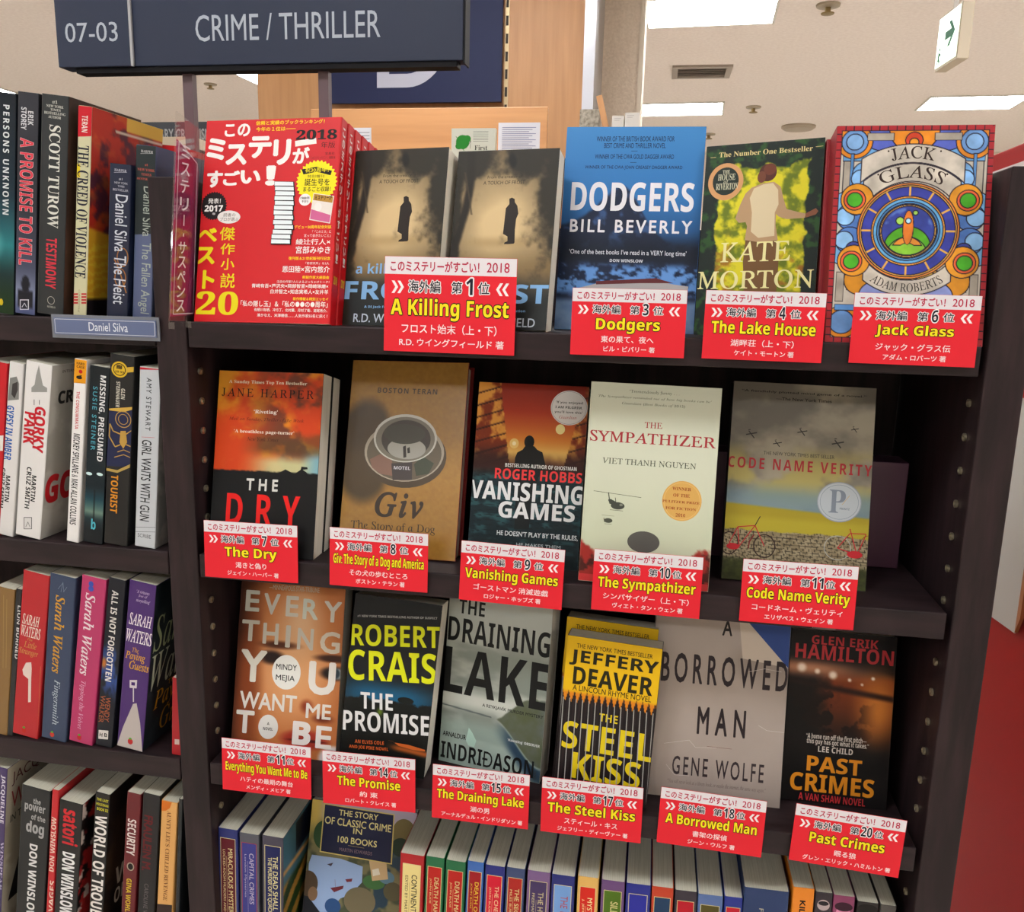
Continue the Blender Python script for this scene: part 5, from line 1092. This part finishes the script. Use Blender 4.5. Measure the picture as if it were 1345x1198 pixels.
# ---------------------------------------------------------------- display books
DISP = {  # key: thickness, stock colour, label, hard, gloss, copies behind
 'frost1': (.028, '2c2a24', 'sepia paperback with lone man in a long coat, left of two identical ones', 0, 0),
 'frost2': (.024, '2c2a24', 'sepia paperback with lone man in a long coat, right of two identical ones', 0, 0),
 'dodgers': (.022, '3a7cb8', 'blue paperback with large white capitals over a snowy night hill', 0, 0),
 'lake': (.032, '18281c', 'yellow green garden cover with woman in cream blouse seen from behind', 0, 0),
 'jack': (.030, 'a03038', 'stained glass patterned cover with orange rocket in a blue wheel', 0, 0),
 'dry': (.026, '161412', 'paperback with orange sunset sky over black lower half', 0, 0),
 'giv': (.027, '8c2020', 'glossy tan hardcover showing a silver dog bowl', 1, 1),
 'van': (.022, '1c2428', 'paperback with dark figure in an orange lit alley', 0, 0),
 'symp': (.026, 'c4c8b0', 'pale cream green paperback with helicopters and gold prize disc', 0, 0),
 'code': (.024, '3c3a34', 'cloudy grey cover with red bicycles leaning on a stone wall', 0, 0),
 'every': (.026, '50301c', 'close-up face cover with widely spaced white capitals', 0, 0),
 'prom': (.030, '1c1e20', 'black paperback with big yellow author capitals and white title', 0, 0),
 'drain': (.028, 'a8aca4', 'pale misty lake cover with tall black capitals', 0, 0),
 'steel': (.026, '201a1c', 'yellow topped black paperback with row of silver spikes, front copy', 0, 0),
 'borr': (.022, 'a89c94', 'greyish pink cover with blue folded corner and widely spaced dark title', 0, 0),
 'past': (.030, '141012', 'black cover with orange river lights and amber cracked title', 0, 0),
 'story': (.030, '283050', 'painted lake landscape cover with navy title box, bottom row', 0, 0)}
RX = {'lake': 1}
for k, (T, col, label, hard, gloss) in DISP.items():
    x, y, z, yaw, lean, roll, w, h, its = FR[k]
    pose = Matrix.Translation((x, y, z)) @ eul(yaw, lean, roll)
    book('hardcover_book' if hard else 'paperback_book', w, h, T, col, pose, label, hard=bool(hard), front=its, fpaint=PAINT[k], nx=260 if k == 'jack' else (150 if k in ('code', 'lake', 'every') else 110), pm=P_GLOSS if gloss else None)
# copies standing behind the front ones
def behind(k, dz, T, col, label, dx=0., grp=None, paint=False, w=None, h=None):
    x, y, z, yaw, lean, roll, w0, h0, its = FR[k]
    pose = Matrix.Translation((x, y, z)) @ eul(yaw, lean, roll) @ Matrix.Translation((dx, dz, 0))
    book('paperback_book', w or w0, h or h0, T, col, pose, label, front=its if paint else None, fpaint=PAINT[k] if paint else None, nx=60, group=grp)
behind('dry', .0265, .022, '161412', 'second copy directly behind the orange sunset sky book', .001)
behind('steel', .030, .024, '201a1c', 'second copy of the yellow and black spiked book, half hidden behind the front one', -.006, paint=True, h=.176)
behind('jack', .0305, .026, 'a03038', 'red edged copy hidden behind the stained glass cover', -.003)
# red guidebooks, a fanned stack
x, y, z, yaw, lean, roll, w, h, its = FR['red']
SPR = [['t', 'このミステリーがすごい！', 'j', .04, 'e0dcd8', 3.4, 12, 9.6, 120], ['t', '2018年版', 'j', .04, 'e0d8d0', 3.6, 150, 9.4, 190]]
def vtext(s, x0, x1, y0, step, col):
    return [['t', c, 'j', .04, col, x0, y0 + i * step, x1, y0 + i * step + step * .8] if c != 'ー' else ['p', col, [((x0 + x1) / 2 - .6, y0 + i * step), ((x0 + x1) / 2 + .6, y0 + i * step), ((x0 + x1) / 2 + .6, y0 + i * step + step * .8), ((x0 + x1) / 2 - .6, y0 + i * step + step * .8)]] for i, c in enumerate(s)]
lab_ = ['red guidebook with white Japanese title and stack of books, front copy', 'second red guidebook directly behind the front copy', 'third red guidebook from the front', 'fourth red guidebook from the front', 'fifth red guidebook from the front', 'rearmost red guidebook of the stack']
for k in range(6):
    T = .0145
    pose = Matrix.Translation((x, y, z)) @ eul(yaw, lean, roll) @ Matrix.Translation((.0012 * k - .001, .0149 * k, .0))
    book('guidebook', w - .002, h, T, 'c80f1e', pose, lab_[k], right=True, front=its if k == 0 else None, spine=vtext('このミステリーがすごい！', 4.2, 9.8, 8, 11, 'e0dcd8') + [['t', '2018', 'S', .0, 'e0d820', 3.4, 150, 11, 158]], group='red guidebook copies', pm=P_SEMI)
# ---------------------------------------------------------------- shelved books, spines out
GL = ['paperbacks on the top left shelf', 'paperbacks on the second left shelf', 'paperbacks on the third left shelf', 'paperbacks on the bottom left shelf']
SPAINT = {'persons': lambda u, v, a: mix(grad(v, [(0, '131c26'), (.45, '15303c'), (.68, '2c7c80'), (.82, '123030'), (.95, '1c3818')]), C('70b0b0'), ss(.5, 0, np.hypot((u - .2) / 1, (v - .68) * 5))),
          'promise': lambda u, v, a: mix(grad(v, [(0, '38383f'), (.5, '33343c'), (.78, '4c5064'), (.9, '8088a0'), (1, '50587c')]), C('1c1c26'), np.maximum(ss(1.1, .9, np.hypot((u - .5) / .22, (v - .86) / .04)), ss(.42, .36, np.abs(u - .5)) * ss(.88, .9, v) * ss(.98, .96, v))),
          'missing': lambda u, v, a: mix(grad(v, [(0, '1c2226'), (.68, '1c2a30'), (.74, '1c4450'), (.82, '6c8478'), (.86, '24383c'), (.92, '1a2024')]), C('0c1012'), ss(.06, .03, np.abs(u - .5)) * (v > .69) * (v < .88)),
          'allnot': lambda u, v, a: mix(mix(full(u, '22242c'), C('34508c'), ss(.5, .65, fbm(u * 2, v * 9, 3)) * ss(.3, .5, v) * ss(.75, .6, v)), C('c07838'), ss(.25, .05, np.hypot(u - .1, (v - .5) * 5)))}
SIDE = {'turow': p_turow, 'creed': p_creed, 'gorky': p_flat('b8b4ac', 'a8a49c'), 'girl': p_flat('8c8c8c', 'a8a4a0'), 'paying': p_flat('20282c', '2c3438'), 'jacq': p_flat('b0a898', 'a09888'), 'satori': p_satori, 'world': p_flat('1c1612', '3a2c20'), 'dead': p_dead}
def side_items(k, W, H):
    w, h = W * 1000, H * 1000
    if k == 'gorky': return [['t', 'CRUZ', 'S', .02, '1c1c1c', 12, 28, 60, 42], ['t', 'INTERNATIONAL', 's', 0, '404040', 16, 6, 60, 9], ['t', 'GORKY', 'S', .03, 'b82028', 2, 118, 112, 150]]
    if k == 'paying': return [['t', 'Sarah', 'i', 0, 'b0b890', 4, 36, 90, 80], ['t', 'Waters', 'i', 0, 'c0c8b0', 4, 84, 100, 126], ['t', 'THE', 's', 0, 'c89828', 40, 128, 60, 134], ['t', 'Paying', 'i', .0, 'c89828', 14, 132, 90, 160], ['t', 'Guests', 'i', .0, 'c89828', 30, 160, 100, 186]]
    if k == 'jacq': return [['t', 'JACQUELINE', 's', .0, '601c24', 8, 10, 112, 28], ['t', 'WINSPEAR', 's', .0, '8c2c30', 8, 34, 112, 58], ['t', 'IN THIS GRAVE HOUR', 's', .01, '302c28', 8, 66, 100, 76], ['p', '241c1c', [(40, 100), (56, 92), (70, 108), (80, 185), (10, 185), (26, 130)]], ['e', '3c2c28', 56, 88, 8, 10]]
    if k == 'creed': return [['t', 'CREED', 's', .02, '301c1c', 30, 90, 60, 100], ['t', 'OF', 's', .02, '301c1c', 40, 112, 60, 118], ['t', 'BEST', 's', .0, 'd8d0a0', 44, 150, 60, 156]]
    if k == 'girl': return [['t', 'GIRL', 's', .02, '282828', 10, 60, 60, 80], ['e', 'b83028', 14, 40, 4, 10]]
    if k == 'world': return [['t', 'WORLD', 'S', .0, 'd0c8b8', 20, 110, 120, 135], ['t', 'OF TROUBLE', 'S', .0, 'd0c8b8', 20, 140, 120, 160]]
    return []
for key, row, xb, y0, z0, roll, w, h, dep, col, its, label, side, grp in SPN:
    pose = Matrix.Translation((xb, y0, z0)) @ eul(0, 0, roll)
    sp_it = []
    for it in its:
        if it[0] == 'lab':
            _, lb, bd, tx, tc, t2 = it; mw, mh = w * 1000, h * 1000
            if lb:
                a, b, c_, d = mw * .14, 12, mw * .86, mh - 30
                sp_it += [['p', bd, [(a - .6, b - .6), (c_ + .6, b - .6), (c_ + .6, d + .6), (a - .6, d + .6)]], ['p', lb, [(a, b), (c_, b), (c_, d), (a, d)]]]
                if tx: sp_it.append(['t', tx, 's', .012, tc, mw * .5 if t2 and len(t2) < 24 or t2 else mw * .42, b + 12, mw * .74, b + 12 + min(len(tx) * 4.6, d - b - 18), {'r': -90}])
                if t2: sp_it.append(['t', t2, 's', 0 if key != 'dead' else .012, tc, mw * .24, b + 14, mw * .36 if key != 'dead' else mw * .46, b + 14 + min(len(t2) * 3.4, d - b - 20), {'r': -90}]); sp_it.append(['l', tc, .25, [(mw * .43, b + 22), (mw * .43, d - 30)]])
            elif key == 'bignavy': sp_it += [['t', 'FORTUNE', 's', .0, 'd8d0b0', mw * .35, 24, mw * .45, 90, {'r': -90}], ['t', 'MURDER', 's', .0, 'b04050', mw * .52, 22, mw * .60, 80, {'r': -90}]][:0] + [['t', 'F O R', 's', .0, 'd8d0b0', mw * .36, 22, mw * .46, 44, {'r': -90}]]
            elif key == 'kill': sp_it += [['t', 'KILL', 's', .03, '1c1814', mw * .35, 14, mw * .62, 34, {'r': -90}]]
            elif key == 'bwface': sp_it += [['e', 'b8a8a8', mw * .5, 14, mw * .36, 6], ['e', '2c282c', mw * .5, 12, mw * .3, 2.5], ['e', '8c8084', mw * .5, 28, mw * .4, 5]]
            elif key == 'pinkface': sp_it += [['e', 'd890b0', mw * .5, 20, mw * .34, 10], ['e', '401c30', mw * .5, 12, mw * .42, 5], ['e', '501830', mw * .5, 24, mw * .12, 2]]
            elif key == 'tanface': sp_it += [['p', 'c09c6c', [(1, 14), (mw - 1, 18), (mw - 1, 60), (1, 60)]], ['e', '181414', mw * .5, 8, mw * .5, 6]]
        else: sp_it.append(it)
    fp = SIDE.get(side)
    book('paperback_book', dep, h, w, col, pose, label, mode='spine', spine=sp_it, fpaint=fp, front=side_items(side, dep, h) if side else None, spaint=SPAINT.get(key), nx=60)
# ---------------------------------------------------------------- red ranking cards
CARDS = [  # px-free: x, z centre, roll, width, height, rank, title, title weight, Japanese title, author
 (-.166, .114, .0035, .1226, .0858, '1', 'A Killing Frost', 'フロスト始末（上・下）', 'R.D. ウイングフィールド 著'), (-.0042, .1034, -.0013, .1, .0587, '3', 'Dodgers', '東の果て、夜へ', 'ビル・ビバリー 著'),
 (.1113, .1038, .0051, .1, .0587, '4', 'The Lake House', '湖畔荘（上・下）', 'ケイト・モートン 著'), (.2336, .1046, .0049, .1, .0587, '6', 'Jack Glass', 'ジャック・グラス伝', 'アダム・ロバーツ 著'),
 (-.3685, -.1347, -.0088, .1, .0587, '7', 'The Dry', '渇きと偽り', 'ジェイン・ハーパー 著'), (-.235, -.1329, .0003, .1, .0587, '8', 'Giv: The Story of a Dog and America', 'その犬の歩むところ', 'ボストン・テラン 著'),
 (-.1028, -.1379, .0225, .1, .0587, '9', 'Vanishing Games', 'ゴーストマン 消滅遊戯', 'ロジャー・ホッブズ 著'), (.0249, -.136, .009, .1, .0587, '10', 'The Sympathizer', 'シンパサイザー（上・下）', 'ヴィエト・タン・ウェン 著'),
 (.1605, -.1347, .0005, .1, .0587, '11', 'Code Name Verity', 'コードネーム・ヴェリティ', 'エリザベス・ウェイン 著'), (-.3602, -.3735, -.0046, .1, .0587, '11', 'Everything You Want Me to Be', 'ハティの最期の舞台', 'メンディ・メヒア 著'),
 (-.2473, -.3741, -.0169, .1, .0587, '14', 'The Promise', '約 束', 'ロバート・クレイス 著'), (-.1292, -.3759, .002, .1, .0587, '15', 'The Draining Lake', '湖の男', 'アーナルデュル・インドリダソン 著'),
 (-.0166, -.3757, -.0015, .1, .0587, '17', 'The Steel Kiss', 'スティール・キス', 'ジェフリー・ディーヴァー 著'), (.0996, -.3731, .0261, .1, .0587, '18', 'A Borrowed Man', '書架の探偵', 'ジーン・ウルフ 著'),
 (.2259, -.3752, .0475, .1, .0587, '20', 'Past Crimes', '眠る狼', 'グレン・エリック・ハミルトン 著')]
WHERE = ['larger red card below the two sepia paperbacks', 'red card below the blue paperback', 'red card below the garden cover', 'red card below the stained glass cover', 'red card below the orange sunset cover', 'red card below the tan dog bowl cover', 'red card below the alley cover', 'red card below the cream helicopter cover', 'red card below the bicycle cover', 'red card below the face cover', 'red card below the yellow lettered black cover', 'red card below the misty lake cover', 'red card below the spiked yellow cover', 'red card below the greyish pink cover', 'red card below the orange river cover']
CARDM = mat('red_card', 'cc1626', .55, .3)
for (x, z, ro, w, h, rk, ti, jt, au), wh in zip(CARDS, WHERE):
    r = link('rank_card', MB().box((-w / 2, 0, -h / 2), (w / 2, .0005, h / 2)).mesh('rank_card', CARDM), loc=(x, -.0032, z)); r.rotation_euler = (Matrix.Rotation(-.0515, 3, 'X') @ Matrix.Rotation(ro, 3, 'Y')).to_euler()
    tag(r, wh + ', rank ' + rk, 'shelf card', 'red ranking cards')
    A = Art(h, lambda a, b, e, w=w, h=h: (a - w / 2, -e, b - h / 2)); mw, mh = w * 1000, h * 1000
    def Q(fx, fy): return fx * mw, fy * mh
    def T_(s, st, wt, c, x0, y0, x1, y1, **k): A.text(s, st, wt, c, x0 * mw, y0 * mh, x1 * mw, y1 * mh, **k)
    hd = .185 if rk == '1' else .2
    A.poly([Q(0.002, .003), Q(.998, .003), Q(.998, hd), Q(.002, hd)], 'ddd9dc')
    T_('このミステリーがすごい！', 'j', .022, 'b81848', .045, hd * .22, .72, hd * .84); T_('2018', 's', .008, 'b81848', .775, hd * .25, .945, hd * .8)
    r0, r1 = .255, .385
    for s_, bx in ((1, .055), (1, .10), (-1, .945), (-1, .90)):
        A.poly([Q(bx, r0), Q(bx + s_ * .022, r0), Q(bx + s_ * .05, (r0 + r1) / 2), Q(bx + s_ * .022, r1), Q(bx, r1), Q(bx + s_ * .028, (r0 + r1) / 2)], 'e8e4e4')
    ow = ('e8e4e4', .07)
    T_('海外編', 'j', .014, '14182c', .185, .245, .43, .375, o=ow); T_('第', 'j', .014, '14182c', .515, .25, .595, .375, o=ow)
    T_(rk, 'S', 0, '14182c', .625 if len(rk) == 1 else .612, .215, .675 if len(rk) == 1 else .71, .385, o=ow); T_('位', 'j', .014, '14182c', .73 if len(rk) > 1 else .715, .25, .81 if len(rk) > 1 else .80, .375, o=ow)
    n_ = len(ti); tw = min(.9, max(.56, n_ * .062)) if n_ < 26 else .92
    desc = any(c in 'gypqj' for c in ti); T_(ti, 'S', .008, 'ecdc1c', .5 - tw / 2, .435, .5 + tw / 2, .665 if desc else .62, o=('301808', .05))
    jw = min(.8, len(jt) * .066); aw = min(.84, len(au) * .05)
    T_(jt, 'j', .012, 'ecdcdc', .5 - jw / 2, .70, .5 + jw / 2, .805); T_(au, 'j', .014, 'ecdcdc', .52 - aw / 2, .855, .52 + aw / 2, .94)
    link('card_print', A.mb.mesh('card_print', P_MATT), r)
# ---------------------------------------------------------------- plum display blocks behind the second row
PL = mat('plum_card', '4c2a40', .45)
o = box('display_block', (.20, .122, -.1427), (.2785, .16, -.032), PL, bev=.001); tag(o, 'plum display block standing right of the bicycle cover', 'display block')
o = box('display_block', (.083, .122, -.1427), (.115, .16, -.030), PL, bev=.001); tag(o, 'plum display block showing in the gap between cream and bicycle covers', 'display block')
o = box('perforated_stop', (.176, -.0022, -.1668), (.196, -.0005, -.1462), mat('clear_dotted', '4a4240', .3)); tag(o, 'small clear dotted sticker on the shelf edge right of the card below the bicycle cover', 'sticker')
# ---------------------------------------------------------------- things on the case behind
def simple_book(name, a, b, col, label, items=None, rot=0):
    W, T, H = b[0] - a[0], b[1] - a[1], b[2] - a[2]
    return book(name, W, H, T, col, Matrix.Translation(((a[0] + b[0]) / 2, a[1], a[2])) @ Matrix.Rotation(rot, 4, 'Z'), label, front=items or [])
simple_book('paperback_book', (-.532, 1.5, .421), (-.415, 1.52, .533), 'ccd0c4', 'white book with green splash standing on the oak case', [['star', '2c8c34', 30, 34, 17, 9], ['e', '2c8c34', 42, 26, 10, 9], ['e', '2c8c34', 20, 44, 9, 8], ['l', '2c8c34', 1.5, [(12, 20), (26, 34), (34, 56)]], ['l', '2c3c30', 1.0, [(44, 44), (52, 30), (50, 50)]], ['t', 'First', 'r', 0, '282c28', 62, 42, 96, 54], ['t', 'Bite', 'r', 0, '282c28', 66, 60, 96, 72]] + [['l', '58605c', .8, [(58, 8 + i * 4), (98, 8 + i * 4)]] for i in range(7)])
nt = box('notice_sheet', (-.408, 1.5, .421), (-.30, 1.503, .546), mat('notice_paper', 'd0d2da', .6)); tag(nt, 'white printed notice sheet on the oak case, right of the white book', 'notice')
A = Art(.125, lambda a, b, e: (a - .054, -.0016 - e, b - .0625)); [A.line([(10, 12 + i * 5), (98 - (i % 3) * 9, 12 + i * 5)], 1.6, '8488a8') for i in range(15)]; link('notice_print', A.mb.mesh('notice_print', P_MATT), nt)
nt = box('notice_sheet', (-.80, 1.5, .421), (-.75, 1.503, .536), MATS['notice_paper']); tag(nt, 'narrow white notice sheet behind the red guidebooks', 'notice')
A = Art(.115, lambda a, b, e: (a - .025, -.0016 - e, b - .0575)); [A.line([(4, 12 + i * 8), (46, 12 + i * 8)], 1.4, '686c80') for i in range(8)]; link('notice_print', A.mb.mesh('notice_print', P_MATT), nt)
# small shelf to the right of the case carrying white books and a leaning wooden slip
cs = bpy.data.objects.new('side_case', None); COL.objects.link(cs); cs.location = (-.12, 1.9, FLOOR); tag(cs, 'oak side case behind the blue book, carrying small white books', 'display case')
box('carcass', (-.15, 0, 0), (.12, .25, .55 - FLOOR), WOODL, cs); 
sl = box('wooden_slip', (-.009, -.004, -.075), (.009, .004, .075), WOODL); sl.location = (-.166, 1.93, .6265); sl.rotation_euler = (0, math.radians(-15), 0); tag(sl, 'thin wooden slip leaning behind the top left corner of the blue book', 'bookend')
for i, (a, b, h, lb) in enumerate(((-.143, -.108, .09, 'left of two small white books behind the blue book'), (-.105, -.062, .098, 'right of two small white books behind the blue book'))):
    simple_book('paperback_book', (a, 1.92, .5502), (b, 1.99, .5502 + h), 'd0ccc4', lb, [['l', '78746c', .8, [(6, 8), (26, 8)]], ['l', '78746c', .8, [(6, 13), (22, 13)]]])
gp = box('patterned_card', (-.243, 1.95, .5502), (-.185, 1.954, .665), noisy('grey_pattern', '6c6454', 'a49c8c', 90, .6)); tag(gp, 'grey patterned card left of the leaning wooden slip', 'card')

bpy.data.objects.remove(TYPE['ob']); bpy.data.curves.remove(TYPE['cu'])
